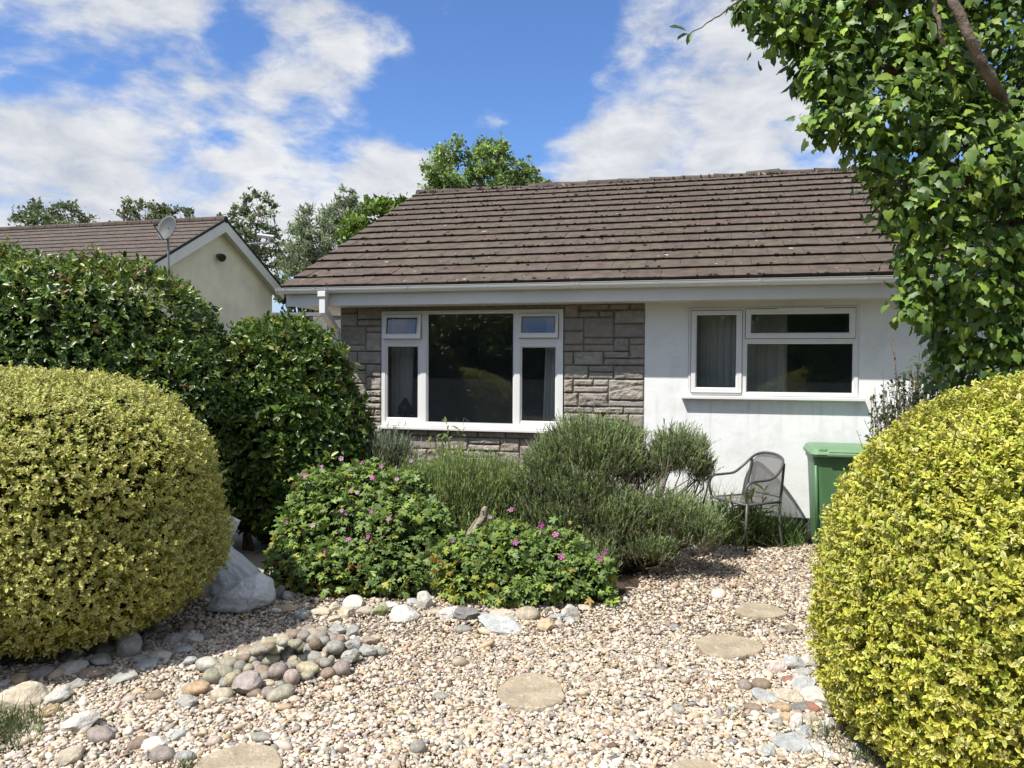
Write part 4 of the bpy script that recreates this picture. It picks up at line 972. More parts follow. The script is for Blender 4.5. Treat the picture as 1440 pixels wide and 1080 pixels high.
# ------------------------------------------------------------------ geraniums with pink flowers
def flower(parent, of, pos, r, col, nd):
    V = []; L = []; S = []; Cc = []
    X, Y, Z = frame(np.array([nrm(np.cross(nd, (.3, .8, .2)))]), np.array([nd])); X, Y, Z = X[0], Y[0], Z[0]; roll = random.uniform(0, 6)
    for k in range(5):
        a = roll+2*PI*k/5; b = len(V)
        for rr, da, h in ((.12, 0, 0), (.62, -.46, .16), (.98, -.34, .22), (.90, 0, .20), (.98, .34, .22), (.62, .46, .16)):
            V.append(pos+(X*math.cos(a+da)+Y*math.sin(a+da))*r*rr+Z*r*h); Cc.append(np.array(col)*(.75 if rr < .3 else 1.0))
        L += [b, b+1, b+2, b+3, b+4, b+5]; S.append(6)
    b = len(V)
    for k in range(6): a = k*PI/3; V.append(pos+(X*math.cos(a)+Y*math.sin(a))*r*.13+Z*r*.12); Cc.append((.75, .70, .55))
    L += list(range(b, b+6)); S.append(6)
    # short stalk below
    return np_mesh('flower', dict(V=np.array(V), loops=np.array(L), sizes=np.array(S), C=np.array(Cc)), M['leaf'], parent, origin=of)
M['stalk'] = plain('stalk', (.16, .15, .06), .7, .3)
def geranium(label, blobs, n, flowers, yellow, of, zmin=.03):
    root = empty('geranium', of, label=label, cat='plant', group='pink flowered geraniums in the bed')
    p, nm = blob_surface(blobs, int(n*1.45), 2.0, .16, 6.0, zmin, .28)
    lo = rng.random(len(p)) < .10; p[lo] += nm[lo]*np.abs(rng.normal(0, .05, (int(lo.sum()), 1))); n = len(p)
    X = nrm(nm*.55+rng.normal(0, .5, (n, 3))+np.array((0, 0, -.15))); X, Y, Z = frame(X, nm*.7+np.array((-.15, -.15, .8))+rng.normal(0, .35, (n, 3)))
    l = .038*np.clip(1+rng.normal(0, .3, n), .4, 1.7); ed = pick([(.155, .235, .065), (.195, .285, .07), (.115, .18, .058), (.24, .33, .06)], (1, 1, .7, .6), n, .18)
    yl = yellow(p); k = rng.random(n) < yl; ed[k] = pick([(.33, .33, .05), (.26, .30, .05), (.35, .24, .06)], (1, 1, .35), int(k.sum()), .15)
    rd = rng.random(n) < .006; ed[rd] = (.30, .09, .03)
    g = inst(PALM_V, PALM_F, p, X, Y, Z, np.stack([l, l*1.05, l], -1), ed)
    np_mesh('foliage', g, M['leaf'], root, sm=True, origin=tuple(of))
    np_mesh('shade_core', core(blobs, .62, (.018, .026, .010), .15), M['matte'], root, origin=tuple(of))  # core colour carries the shade beneath the leaves
    for u, v, y, r, pale in flowers:
        q = P(u, v, y); nd = nrm(np.array((-.2+random.gauss(0, .35), -.75, .45+random.gauss(0, .25))))
        fo = flower(root, tuple(of), np.array(tuple(q)), r, (.62, .30, .55) if pale else (.58, .13, .46), nd)
        m = q+Vector((random.gauss(0, .03), .06, -.14)); mb = MB(); mb.tube([q+Vector((0, .006, -.004)), m.lerp(q, .5)+Vector((0, .01, 0)), m], [.0016, .0018, .002], 4); mb.xf(lambda v: v-Vector(of)).build('stalk', M['stalk'], fo)
    return root
of = G(490, 838); of = Vector((of.x, of.y+.45, 0))
gb = [(*C(500, 748, 6.05, 80, 70, 70),), (*C(438, 762, 5.95, 50, 54, 50),), (*C(452, 700, 6.15, 44, 40, 44),), (*C(556, 765, 5.85, 48, 58, 46),), (*C(470, 800, 5.6, 66, 36, 40),), (*C(545, 805, 5.6, 50, 34, 40),), (*C(405, 792, 5.85, 34, 38, 36),), (*C(425, 818, 5.7, 40, 22, 34),), (*C(512, 682, 6.25, 48, 28, 46),), (*C(570, 700, 6.2, 34, 36, 40),), (*C(598, 748, 5.95, 34, 44, 40),), (*C(612, 790, 5.75, 30, 34, 36),)]
geranium('large geranium mound with small pink flowers left of the lavender', gb, 5200,
  [(427, 667, 5.98, .021, 0), (429, 669, 5.96, .02, 0), (452, 657, 6.1, .021, 1), (480, 645, 6.2, .022, 1), (509, 651, 6.15, .021, 0), (536, 656, 6.15, .019, 1), (524, 672, 6.0, .023, 0), (494, 690, 5.9, .018, 0), (503, 693, 5.9, .018, 1), (522, 719, 5.72, .018, 0),
   (547, 730, 5.65, .018, 0), (481, 718, 5.72, .018, 1), (487, 722, 5.7, .016, 1), (402, 734, 5.72, .018, 1), (440, 739, 5.7, .018, 1), (518, 755, 5.5, .021, 0), (490, 759, 5.5, .021, 0), (457, 776, 5.5, .019, 0), (558, 674, 6.0, .018, 1), (578, 648, 6.3, .018, 1)],
  lambda p: .04+.16*np.clip((.35-p[:, 2])/.3, 0, 1), of)
of = G(735, 852); of = Vector((of.x, of.y+.4, 0))
gb = [(*C(735, 798, 5.6, 84, 44, 60),), (*C(662, 818, 5.5, 46, 36, 44),), (*C(640, 788, 5.65, 34, 30, 40),), (*C(822, 812, 5.5, 40, 38, 40),), (*C(770, 824, 5.4, 56, 30, 40),), (*C(715, 762, 5.75, 52, 30, 46),), (*C(690, 780, 5.6, 44, 34, 40),), (*C(785, 772, 5.7, 40, 30, 40),), (*C(715, 832, 5.35, 44, 22, 34),), (*C(842, 838, 5.4, 26, 18, 26),)]
geranium('low geranium mound with yellowing leaves behind the slate edging slab', gb, 4300,
  [(719, 717, 5.85, .022, 0), (689, 727, 5.72, .016, 1), (761, 738, 5.6, .024, 0), (781, 752, 5.5, .024, 0), (725, 763, 5.38, .023, 0), (789, 783, 5.3, .024, 0), (850, 776, 5.35, .023, 0), (843, 786, 5.32, .024, 0), (636, 760, 5.55, .018, 1)],
  lambda p: .05+.38*np.clip((.05-p[:, 0])/.5, 0, 1)*np.clip((.42-p[:, 2])/.2, 0, 1), of)
# grassy tuft between the geraniums, grass at the wall foot and the lawn scraps at the front
def grass(name, label, spots, pal, w, kind='stuff', catn=None, wide=.005):
    gs = []
    for (x, y, rx, ry, n, h) in spots:
        p = np.stack([x+rng.normal(0, .45, n)*rx, y+rng.normal(0, .45, n)*ry, np.zeros(n)-.01], -1); ax = nrm(rng.normal(0, .38, (n, 3))+np.array((0, 0, 1))); l = h*np.clip(1+rng.normal(0, .35, n), .3, 1.8)
        bx = np.array([(0, -.5, 0), (0, .5, 0), (.4, -.45, .03), (.4, .45, .03), (.75, -.3, .13), (.75, .3, .13), (1, 0, .30)]); bf = [(0, 1, 3, 2), (2, 3, 5, 4), (4, 5, 6)]
        X, Y, Z = frame(ax, rdir(n)); gs.append(inst(bx, bf, p, X, Y, Z, np.stack([l, np.full(n, wide), l], -1), pick(pal, w, n, .2)))
    g = cat(gs); o = tuple(g['V'].mean(0)*(1, 1, 0)); return np_mesh(name, g, M['leaf'], None, origin=o, label=label, kind=kind, cat=catn)
GRP = [(.10, .17, .05), (.13, .20, .06), (.17, .19, .08)]
q = G(612, 838); grass('grass_tuft', 'blue green grassy tuft between the two geraniums', [(q.x+.02, q.y+.1, .12, .12, 220, .30)], [(.12, .18, .10), (.10, .16, .08)], (1, 1), 'thing', 'plant', .004)
q1, q2, q3 = G(1030, 765), G(1095, 768), G(1120, 752)
grass('wall_foot_grass', 'rough grass and weeds growing round the metal chair', [(q1.x, q1.y+.1, .4, .25, 700, .26), (q2.x-.05, q2.y+.15, .45, .22, 900, .24), (q3.x, q3.y+.05, .25, .2, 300, .2), (q1.x-.15, q1.y+.25, .4, .2, 420, .42)], GRP, (1, 1, .4), wide=.009)
q1, q2, q3 = G(8, 1035), G(1225, 1070), G(262, 1078)
grass('front_grass', 'scraps of lawn grass at the front edge of the gravel', [(q1.x-.06, q1.y, .22, .24, 1500, .07), (q2.x+.05, q2.y, .3, .12, 260, .10), (q3.x, q3.y-.02, .06, .04, 90, .05), (G(1165, 1035).x, G(1165, 1035).y, .16, .12, 150, .07)], [(.08, .12, .04), (.11, .15, .05), (.20, .16, .09)], (1, 1, .3), wide=.004)
# two small weeds by the edging and a thistly one at the chair
for (u, v, lab, pal) in ((440, 825, 'small fresh green weed beside the upright edging slab', [(.14, .20, .05)]), (464, 828, 'tiny yellow leaved weed among the edging stones', [(.42, .36, .06)])):
    b_ = G(u, v+6); tips = [b_+Vector((random.gauss(0, .06), random.gauss(0, .05), random.uniform(.05, .15))) for _ in range(16)]
    stem_plant('small_weed', lab, b_, fan(b_, tips, .01), pal, (1,), .035, .6, dens=60, r=.002)
b_ = G(1068, 768); tips = [P(1048, 690, 7.0), P(1075, 688, 7.05), P(1055, 700, 7.0), P(1040, 708, 7.0), P(1085, 712, 7.0), P(1062, 720, 6.95), P(1010, 705, 7.0), P(1000, 715, 6.9), P(1020, 700, 7.0)]
stem_plant('tall_weed', 'tall narrow leaved weed growing up under the metal chair', b_, fan(b_, tips, .03), [(.11, .17, .06), (.14, .19, .07)], (1, 1), .09, .2, dens=45, r=.004)
# ------------------------------------------------------------------ stones
MC = G(400, 925)                                   # centre of the cobble heap
def mound(x, y):
    dx, dy = x-MC.x, y-MC.y; a = .35
    u_, v_ = dx*math.cos(a)+dy*math.sin(a), -dx*math.sin(a)+dy*math.cos(a)
    return .13*math.exp(-(u_/.36)**2-(v_/.26)**2)
def onground(u, v, dz=0.):
    z = 0.
    for _ in range(6): p = G(u, v, z+dz); z = mound(p.x, p.y)
    return G(u, v, z+dz)
FOOT = []                                          # stone footprints kept free of gravel: x, y, rx, ry
PALS = dict(w=(.49, .47, .425), c=(.45, .395, .305), g=(.33, .325, .30), d=(.20, .195, .185), b=(.30, .235, .185), t=(.44, .33, .215), o=(.355, .335, .265), s=(.365, .375, .365), m=(.33, .285, .265), y=(.42, .375, .265), n=(.31, .315, .235), r=(.30, .15, .105), p=(.48, .40, .36), k=(.10, .095, .09))
def stone(u, v, w, h, rot, colk, kind, label, group, name=None):
    """stone whose outline centres on photo pixel (u, v), w x h px, rot degrees in the picture"""
    p = onground(u, v); m = p.y/F; a = w*m/2; sg = (CZ-p.z)/p.length
    hm = h*m/2
    if kind == 'slab': c = max(.018, hm*.30); b = max(.6*a, (hm-c*.8)/max(sg, .25))
    elif kind == 'up': c = hm*1.0; b = a*.7
    else: c = max(.62*min(a, hm), hm*.82); b = np.clip((hm-c*.7)/max(sg, .28), .68*a, 1.05*a)
    b = float(min(b, 2.2*a))
    w *= 1.08; big = 1.14 if group.startswith('boulders') else 1.06 if 'edging' in group else 1.0; w *= big; h *= big; p = onground(u, v, c*(.62 if group.startswith('cobbles') else .52))
    seed = random.uniform(0, 100)
    if kind == 'cob':
        V = ICO3.copy(); d = V.copy(); off = np.array((seed, seed*.7, 3))
        V = V*(1+.10*snoise(d+off, 1.5)+.035*snoise(d+off, 4))[:, None]; f = ICO3F
        V = np.sign(V)*np.abs(V)**.94
    else:
        V = ICO3.copy(); f = ICO3F
        for _ in range(11 if kind != 'pit' else 7):     # chip flat facets off a lump
            n_ = nrm(rng.normal(size=3)); t = rng.uniform(.58, .88); dd = V@n_; V = V-np.clip(dd-t, 0, None)[:, None]*n_*.94
        if kind == 'slab': V[:, 2] = np.clip(V[:, 2], -.7, .62)
        k_ = .05 if kind != 'pit' else .13
        V = V+ICO3*(k_*snoise(ICO3+seed, 4.5)+k_*.7*snoise(ICO3+seed, 11))[:, None]
    ext = (V.max(0)-V.min(0))/2; V = (V-(V.max(0)+V.min(0))/2)/ext
    V = V*np.array((a, b, c))*1.08; t = R(-rot)              # tilt in the picture plane becomes a lean about the view axis or a turn on the ground
    if kind in ('slab', 'ang', 'cob', 'pit'):
        g_ = math.atan2(math.sin(t)*1.0, math.cos(t)*max(sg, .35)) if rot else 0.; g_ = max(-1.2, min(1.2, g_))
        V = V@np.array(Matrix.Rotation(-g_, 3, 'Z')); le = Matrix.Rotation(random.gauss(0, .12)+t*.25, 3, 'Y') @ Matrix.Rotation(random.uniform(.0, .22), 3, 'X'); V = V@np.array(le).T
    else:
        V = V@np.array(Matrix.Rotation(t, 3, 'Y')).T
    col = np.array(PALS[colk])*random.uniform(.9, 1.1)*(np.array((.80, .79, .75)) if kind == 'cob' else 1)
    cc = np.tile(col, (len(V), 1))
    if colk == 'n': k2 = snoise(ICO3+seed, 2.2) > .15; cc[k2] = (.20, .215, .10)
    if kind == 'cob' and random.random() < .35: cc *= (1+.12*np.sin(V@nrm(rng.normal(size=3))*90/ (a*14)))[:, None]
    o = np_mesh(name or ('cobble' if kind == 'cob' else 'stone'), dict(V=V, loops=np.array(f).ravel(), sizes=np.full(len(f), 3), C=cc), M['cobble' if kind == 'cob' else 'rock'], None, sm=(kind in ('cob',)), label=label, cat='cobble' if kind == 'cob' else 'stone', group=group)
    o.location = p
    FOOT.append((p.x, p.y, a*.8, b*.8))
    return o
def batch(rows, ox, oy, s, group, shared):
    for r in rows:
        cx, cy, w, h, rot, ck, kind = r[:7]; stone(ox+cx/s, oy+cy/s, w/s, h/s, rot, ck, kind, r[7] if len(r) > 7 else shared, group)
batch([(193, 437, 155, 100, 10, 'w', 'cob', 'cream pitted cobble at the upper left end of the cobble heap'), (225, 520, 112, 125, -50, 'o', 'cob', 'olive grey cobble tucked under the cream pitted one'), (335, 430, 112, 92, -35, 'o', 'cob', 'long beige cobble on the back slope near the left of the heap'),
 (408, 455, 75, 100, -40, 'g', 'cob', 'upright grey green cobble beside the angular whitish stone'), (310, 495, 112, 105, -40, 'o', 'cob', 'flat olive cobble above the mustard upright cobble'), (346, 540, 78, 118, -65, 'y', 'cob', 'mustard coloured upright cobble at the front left of the heap'),
 (287, 640, 138, 105, 0, 'c', 'cob', 'round pale cobble at the front left corner of the heap'), (122, 597, 165, 100, 0, 't', 'cob', 'flat tan cobble lying apart left of the heap'), (60, 680, 140, 98, 20, 'g', 'ang', 'angular white and grey stone left of the round pale cobble'),
 (455, 567, 178, 170, -40, 'm', 'ang', 'largest angular pinkish grey stone at the front of the heap'), (500, 625, 92, 75, 0, 'b', 'cob', 'small brown cobble leaning on the largest angular stone'), (492, 672, 75, 36, 0, 'w', 'cob', 'tiny whitish pebble in front of the heap'),
 (515, 390, 115, 85, -35, 'w', 'ang', 'whitish angular stone at the middle left of the heap'), (440, 343, 100, 58, 0, 'b', 'cob', 'brown flat cobble on the left crest of the heap'), (450, 368, 115, 55, -15, 'c', 'cob', 'beige flat cobble just below the left crest'),
 (605, 292, 135, 72, -25, 'y', 'cob', 'long yellowish cobble along the top left crest of the heap'), (620, 338, 135, 55, 8, 'n', 'slab', 'thin greenish slab stone near the top of the heap'), (600, 402, 132, 100, -35, 'o', 'cob', 'broad olive beige cobble in the centre left of the heap'),
 (547, 490, 98, 95, 0, 'b', 'cob', 'dull brown cobble between the angular stone and the round brown one'), (656, 483, 122, 122, 0, 'm', 'cob', 'big round brownish cobble at the centre of the heap'), (735, 345, 78, 88, 30, 'g', 'cob', 'grey cobble left of the mossy green one'),
 (730, 405, 92, 62, 15, 'w', 'ang', 'small white chunk in the middle of the heap'), (720, 455, 62, 55, 0, 'g', 'cob'), (745, 520, 95, 118, -50, 'p', 'cob', 'pinkish long cobble leaning at the front middle of the heap'), (815, 400, 72, 50, 0, 'c', 'cob'),
 (805, 325, 85, 105, 25, 'n', 'cob', 'mossy green cobble near the top of the heap'), (857, 338, 75, 95, 30, 'g', 'cob', 'plain grey cobble right of the mossy green one'), (900, 392, 96, 82, -25, 'g', 'cob', 'smooth grey egg shaped cobble right of the heap centre'),
 (850, 463, 155, 85, 12, 'y', 'cob', 'broad mustard cobble with a pale patch at the right front'), (840, 512, 95, 65, -10, 'o', 'cob', 'olive cobble under the broad mustard cobble'), (897, 300, 70, 95, 50, 'b', 'cob', 'brown slanting cobble on the upper right of the heap'),
 (932, 260, 90, 95, 40, 'm', 'cob', 'brown grey cobble at the top right crest'), (965, 355, 42, 80, 0, 'p', 'cob'), (1027, 325, 112, 100, 0, 'g', 'cob', 'large smooth grey round cobble at the right of the heap'), (965, 430, 75, 70, -30, 'g', 'cob'), (1002, 405, 46, 62, 0, 'o', 'cob'),
 (980, 497, 88, 85, 25, 'b', 'cob', 'brown cobble at the right front foot of the heap'), (1065, 467, 108, 115, 60, 'm', 'cob', 'large mauve grey cobble at the right end of the heap'), (587, 562, 92, 50, 0, 'c', 'cob'), (665, 567, 66, 45, 0, 'g', 'cob'),
 (597, 622, 98, 88, 0, 'm', 'cob', 'mauve brown cobble half behind the long front cobble'), (675, 632, 178, 105, -18, 'o', 'cob', 'long olive cobble at the very front of the heap'), (1150, 305, 98, 95, 0, 'g', 'ang', 'grey angular stone beside the large smooth grey cobble'), (1130, 382, 112, 105, 0, 'g', 'ang', 'grey lumpy stone right of the heap foot'),
 (1240, 352, 112, 88, 0, 'g', 'pit', 'pitted grey stone outlying to the right of the heap'), (1331, 352, 66, 60, 0, 'g', 'cob', 'small grey cobble farthest right of the heap'), (1250, 283, 92, 46, 0, 'b', 'slab', 'flat brown stone behind the pitted grey one'), (1060, 270, 112, 50, 0, 'c', 'cob', 'cream flat cobble behind the large smooth grey one'),
 (855, 215, 100, 70, 10, 'm', 'cob', 'mauve cobble on the rear crest of the heap'), (750, 240, 82, 60, 0, 'b', 'cob'), (690, 282, 88, 78, -20, 'c', 'cob', 'beige cobble on the crest left of the mossy green one'), (1045, 217, 112, 78, 0, 'g', 'ang', 'pale grey angular stone at the back right of the heap'),
 (1140, 222, 82, 78, 0, 'g', 'ang', 'grey angular stone at the back right edge toward the bed'), (820, 252, 82, 70, 0, 'm', 'cob'), (745, 297, 52, 50, 0, 'o', 'cob'), (1300, 265, 60, 48, 0, 'c', 'cob')],
 250, 840, 4.645, 'cobbles heaped on the gravel', 'small plain rounded cobble wedged between larger ones in the cobble heap')
batch([(530, 822, 225, 145, -18, 'w', 'ang', 'large pale angular boulder lying on the gravel below the hedge stones'), (655, 905, 178, 122, 5, 'm', 'cob', 'smooth brownish round cobble right below the large pale boulder'), (905, 955, 142, 92, -25, 'b', 'cob', 'flat brown cobble leaning left on the open gravel'),
 (1015, 957, 155, 105, 0, 'w', 'ang', 'whitish blocky stone behind the grey brown round cobble'), (1062, 1030, 158, 118, 0, 'm', 'cob', 'grey brown round cobble in front of the whitish blocky stone'), (1207, 1042, 125, 92, 0, 's', 'cob', 'blue grey cobble beside the large stepping slab at the front'),
 (1400, 942, 92, 82, 0, 'p', 'cob', 'pinkish grey round cobble above the front stepping slab'), (450, 1042, 205, 115, -25, 'c', 'ang', 'cream angular boulder at the bottom left edge'), (318, 750, 142, 75, -12, 't', 'cob', 'flat tan cobble beside the half shaded boulder'),
 (242, 860, 105, 68, 0, 'n', 'cob', 'mossy cobble at the edge of the grass scrap'), (1012, 645, 118, 75, -10, 'b', 'cob', 'brown tan cobble on the gravel left of the heap'), (1165, 905, 120, 45, -25, 's', 'slab', 'thin blue grey sliver of stone on the open gravel'), (1705, 915, 125, 70, 0, 'g', 'cob', 'flat grey cobble just above the front stepping slab')],
 0, 840, 4.645, 'loose stones scattered on the gravel', 'loose stone')
batch([(150, 668, 265, 190, -28, 'c', 'ang', 'largest half sunlit boulder at the left under the golden bush'), (385, 650, 175, 122, -28, 'w', 'ang', 'white streaked boulder right of the half sunlit one'), (500, 570, 132, 92, -25, 'g', 'ang', 'grey shaded boulder above the white streaked one'), (470, 470, 185, 95, -35, 'w', 'ang', 'long pale oval boulder in the bush shade'),
 (600, 497, 155, 98, 10, 'b', 'ang', 'brownish blunt boulder in the bush shade'), (657, 420, 152, 95, 10, 'g', 'ang', 'grey white boulder behind the brownish blunt one'), (680, 345, 155, 88, 0, 'd', 'ang', 'dark grey boulder left of the tall pointed one'), (840, 325, 172, 205, 20, 'g', 'up', 'tall pointed grey boulder standing under the golden bush'),
 (480, 370, 142, 78, -12, 'd', 'ang', 'dim boulder tight under the leaves of the golden bush'), (797, 527, 182, 92, -8, 'g', 'slab', 'flat pale slab stone on the edge of the shade'), (940, 447, 185, 70, -22, 's', 'slab', 'flat blue grey slab stone below the pitted boulder'), (912, 400, 112, 55, 0, 'g', 'ang'), (1045, 382, 152, 85, 5, 'w', 'pit', 'pitted pale boulder in the middle of the shaded row'),
 (1135, 272, 132, 88, -15, 'g', 'ang', 'grey boulder left of the pale rounded one in deep shade'), (1267, 276, 122, 92, -25, 'w', 'ang', 'pale boulder at the right end of the shaded row'), (1190, 250, 72, 68, 0, 'g', 'ang'), (1177, 345, 155, 58, 0, 's', 'slab', 'flat slate grey stone below the pale end boulder'), (940, 250, 92, 60, 0, 'd', 'ang'),
 (1045, 207, 152, 50, 0, 'g', 'ang', 'low grey stone at the back of the shaded row'), (1215, 202, 105, 78, 0, 'b', 'ang', 'dark brown stone at the back of the shaded row'), (130, 540, 105, 88, -15, 't', 'ang', 'tan stone above the half sunlit boulder'), (250, 502, 185, 108, -10, 'd', 'ang', 'broad dark boulder under the left of the golden bush'),
 (62, 632, 155, 58, -22, 's', 'slab', 'slanted slate slab at the far left under the bush'), (30, 572, 92, 58, -15, 'w', 'slab', 'pale slab end at the left picture edge'), (950, 330, 112, 48, 0, 'd', 'ang'), (1342, 255, 82, 78, 0, 'd', 'ang'), (1242, 415, 105, 50, -30, 's', 'slab', 'thin slate chip between shade and cobble heap')],
 0, 840, 4.645, 'boulders edging the golden bush in shade', 'small shaded grey stone among the boulders under the golden bush')
batch([(105, 165, 62, 112, -15, 'd', 'up', 'upright dark slab leaning beside the white sack'), (160, 178, 80, 75, 0, 'g', 'ang', 'grey stone wedged behind the upright dark slab'), (150, 255, 165, 62, 8, 't', 'ang', 'orange tan flat stone in front of the white sack'), (255, 302, 98, 88, -12, 'g', 'ang', 'grey white stone at the left end of the bed edging'), (365, 280, 132, 70, 0, 'c', 'ang', 'cream low edging stone left of the big cream one'),
 (466, 250, 72, 75, 0, 'c', 'ang', 'small cream stone behind the low edging stones'), (540, 287, 122, 88, 15, 'c', 'ang', 'big cream edging stone in front of the white angular one'), (590, 222, 142, 95, 15, 'w', 'ang', 'white angular stone set back in the left of the edging'), (660, 277, 132, 68, -12, 'c', 'ang', 'yellowish cream low edging stone'),
 (765, 272, 112, 108, 0, 'n', 'pit', 'lichen covered rough edging stone'), (840, 242, 86, 65, -20, 'w', 'ang', 'pale grey edging stone beside the lichen covered one'), (925, 300, 182, 122, 0, 'w', 'ang', 'big pale blocky edging stone left of the tall white one'), (970, 215, 62, 46, 0, 's', 'ang', 'small blue grey block behind the big pale edging stone'),
 (1047, 217, 115, 128, 30, 'w', 'up', 'tall white pointed edging stone'), (1110, 282, 105, 42, 0, 'c', 'cob', 'pale flat cobble right of the tall white stone'), (1210, 292, 125, 90, 0, 'w', 'pit', 'pale pitted edging stone left of the dark rough one'), (1330, 302, 162, 108, 10, 'd', 'pit', 'dark rough pitted edging stone in the middle of the bed edge'), (1310, 397, 112, 60, -8, 'g', 'cob', 'pale grey round cobble in front of the dark rough stone'),
 (460, 327, 88, 55, 0, 'c', 'ang', 'pale chip in front of the big cream edging stone')], 370, 800, 4.645, 'stones edging the flower bed', 'edging stone')
batch([(485, 368, 335, 112, 8, 's', 'slab', 'large flat blue grey slate slab on the bed edge'), (655, 295, 158, 98, 8, 'c', 'cob', 'cream rounded boulder behind the slate slab'), (500, 302, 165, 68, 0, 'c', 'ang', 'cream flat stone tucked behind the slate slab'), (380, 305, 75, 45, -15, 'g', 'ang', 'small grey chip at the left of the slate slab'),
 (775, 372, 115, 85, -35, 't', 'ang', 'brown tan angular stone right of the slate slab'), (870, 367, 72, 65, 0, 'p', 'ang', 'pale pinkish block beside the brown tan stone'), (850, 315, 95, 46, 0, 's', 'slab', 'flat blue grey piece behind the pale pinkish block'), (940, 285, 112, 108, -8, 'w', 'up', 'upright grey white block near the right end of the edging'),
 (935, 337, 72, 50, 0, 's', 'ang', 'blue grey chip below the upright block'), (1045, 255, 115, 45, 0, 'c', 'ang', 'cream flat stone ending the bed edging at the right')], 600, 800, 4.645, 'stones edging the flower bed', 'edging stone')
batch([(440, 385, 148, 92, -12, 'p', 'ang', 'pinkish grey blunt stone at the top left of the right hand heap'), (560, 362, 142, 128, -30, 's', 'ang', 'grey green faceted stone at the top of the right hand heap'), (665, 345, 95, 108, 0, 'w', 'ang', 'pale stone beside the grey green faceted one'), (640, 420, 122, 60, 0, 'g', 'ang'), (620, 500, 185, 98, -12, 's', 'slab', 'pale blue grey flat stone below the faceted one'),
 (535, 470, 82, 58, 0, 'r', 'ang', 'rusty red stone left of the pale blue grey flat one'), (235, 515, 92, 95, 0, 'm', 'cob', 'mauve round cobble on the gravel left of the right hand heap'), (345, 503, 122, 90, 10, 'b', 'cob', 'brown oval cobble beside the mauve round one'), (387, 598, 148, 128, -35, 's', 'slab', 'grey slate stone leaning below the brown oval cobble'),
 (540, 590, 192, 122, 12, 'c', 'ang', 'round cream boulder in the middle of the right hand heap'), (742, 585, 225, 138, 8, 'w', 'ang', 'biggest cream white boulder of the right hand heap'), (490, 662, 125, 75, 5, 't', 'cob', 'tan cobble under the round cream boulder'), (612, 660, 122, 60, 0, 'd', 'ang', 'dark grey stone between the two cream boulders'), (705, 667, 85, 75, 20, 'r', 'ang', 'reddish stone under the biggest cream white boulder'),
 (292, 667, 112, 70, 5, 'b', 'cob', 'grey brown cobble left of the tan cobble'), (415, 692, 88, 50, 0, 'g', 'cob', 'small grey cobble below the leaning slate stone'), (530, 737, 115, 70, 0, 't', 'ang', 'orange brown stone between two white upright chips'), (460, 767, 68, 122, 15, 'w', 'up', 'white upright chip left of the orange brown stone'), (585, 770, 78, 142, -20, 'w', 'up', 'white upright chip right of the orange brown stone'),
 (685, 737, 115, 85, 0, 'c', 'ang', 'pale block above the grey green angular one'), (650, 822, 115, 98, -35, 's', 'ang', 'grey green angular block with a sharp edge'), (535, 900, 225, 150, 15, 's', 'slab', 'large pale grey slab at the foot of the right hand heap'), (395, 967, 118, 92, -40, 's', 'slab', 'slate slab tilted at the lower left of the right hand heap'),
 (660, 937, 155, 88, -25, 's', 'slab', 'blue grey slab overlapping the large pale slab'), (772, 962, 155, 80, 15, 'w', 'ang', 'white stone at the lower right of the heap'), (810, 790, 92, 108, 0, 'w', 'up', 'pale upright chip near the golden bush'), (770, 842, 62, 80, 20, 'g', 'up'), (835, 690, 102, 88, 0, 'm', 'ang', 'grey brown stone at the edge of the golden bush'),
 (1040, 957, 125, 88, 25, 'g', 'ang', 'grey stone half under the front of the golden bush'), (925, 660, 115, 148, 0, 'd', 'ang', 'dark stone in the shade of the golden bush'), (555, 118, 68, 65, 0, 'b', 'cob', 'lone round brown cobble beyond the right hand heap'), (892, 792, 85, 98, 30, 't', 'ang', 'brown shard by the dark shaded stone'), (820, 537, 62, 48, 0, 'b', 'ang')],
 1000, 860, 4.911, 'stones heaped beside the right golden bush', 'small plain chip wedged in the right hand stone heap')
batch([(195, 325, 72, 36, 0, 'g', 'cob', 'flat grey cobble alone on the gravel left of the middle stepping slab'), (90, 565, 72, 80, -35, 'g', 'cob', 'grey egg shaped cobble near the bottom of the gravel'), (1290, 385, 66, 50, 15, 'g', 'cob', 'grey cobble alone on the gravel right of the middle stepping slab')], 560, 880, 3.273, 'loose stones scattered on the gravel', '')

for _ in range(52):
    u_, v_ = random.uniform(-1, 1)*.95, random.uniform(-1, 1)*.9
    if u_*u_+v_*v_ < 1: stone(392+u_*92-v_*18, 925+v_*34-u_*22, random.uniform(14, 22), random.uniform(11, 16), random.uniform(-40, 40), random.choice('gobcmg'), 'cob', 'small plain rounded cobble wedged between larger ones in the cobble heap', 'cobbles heaped on the gravel')
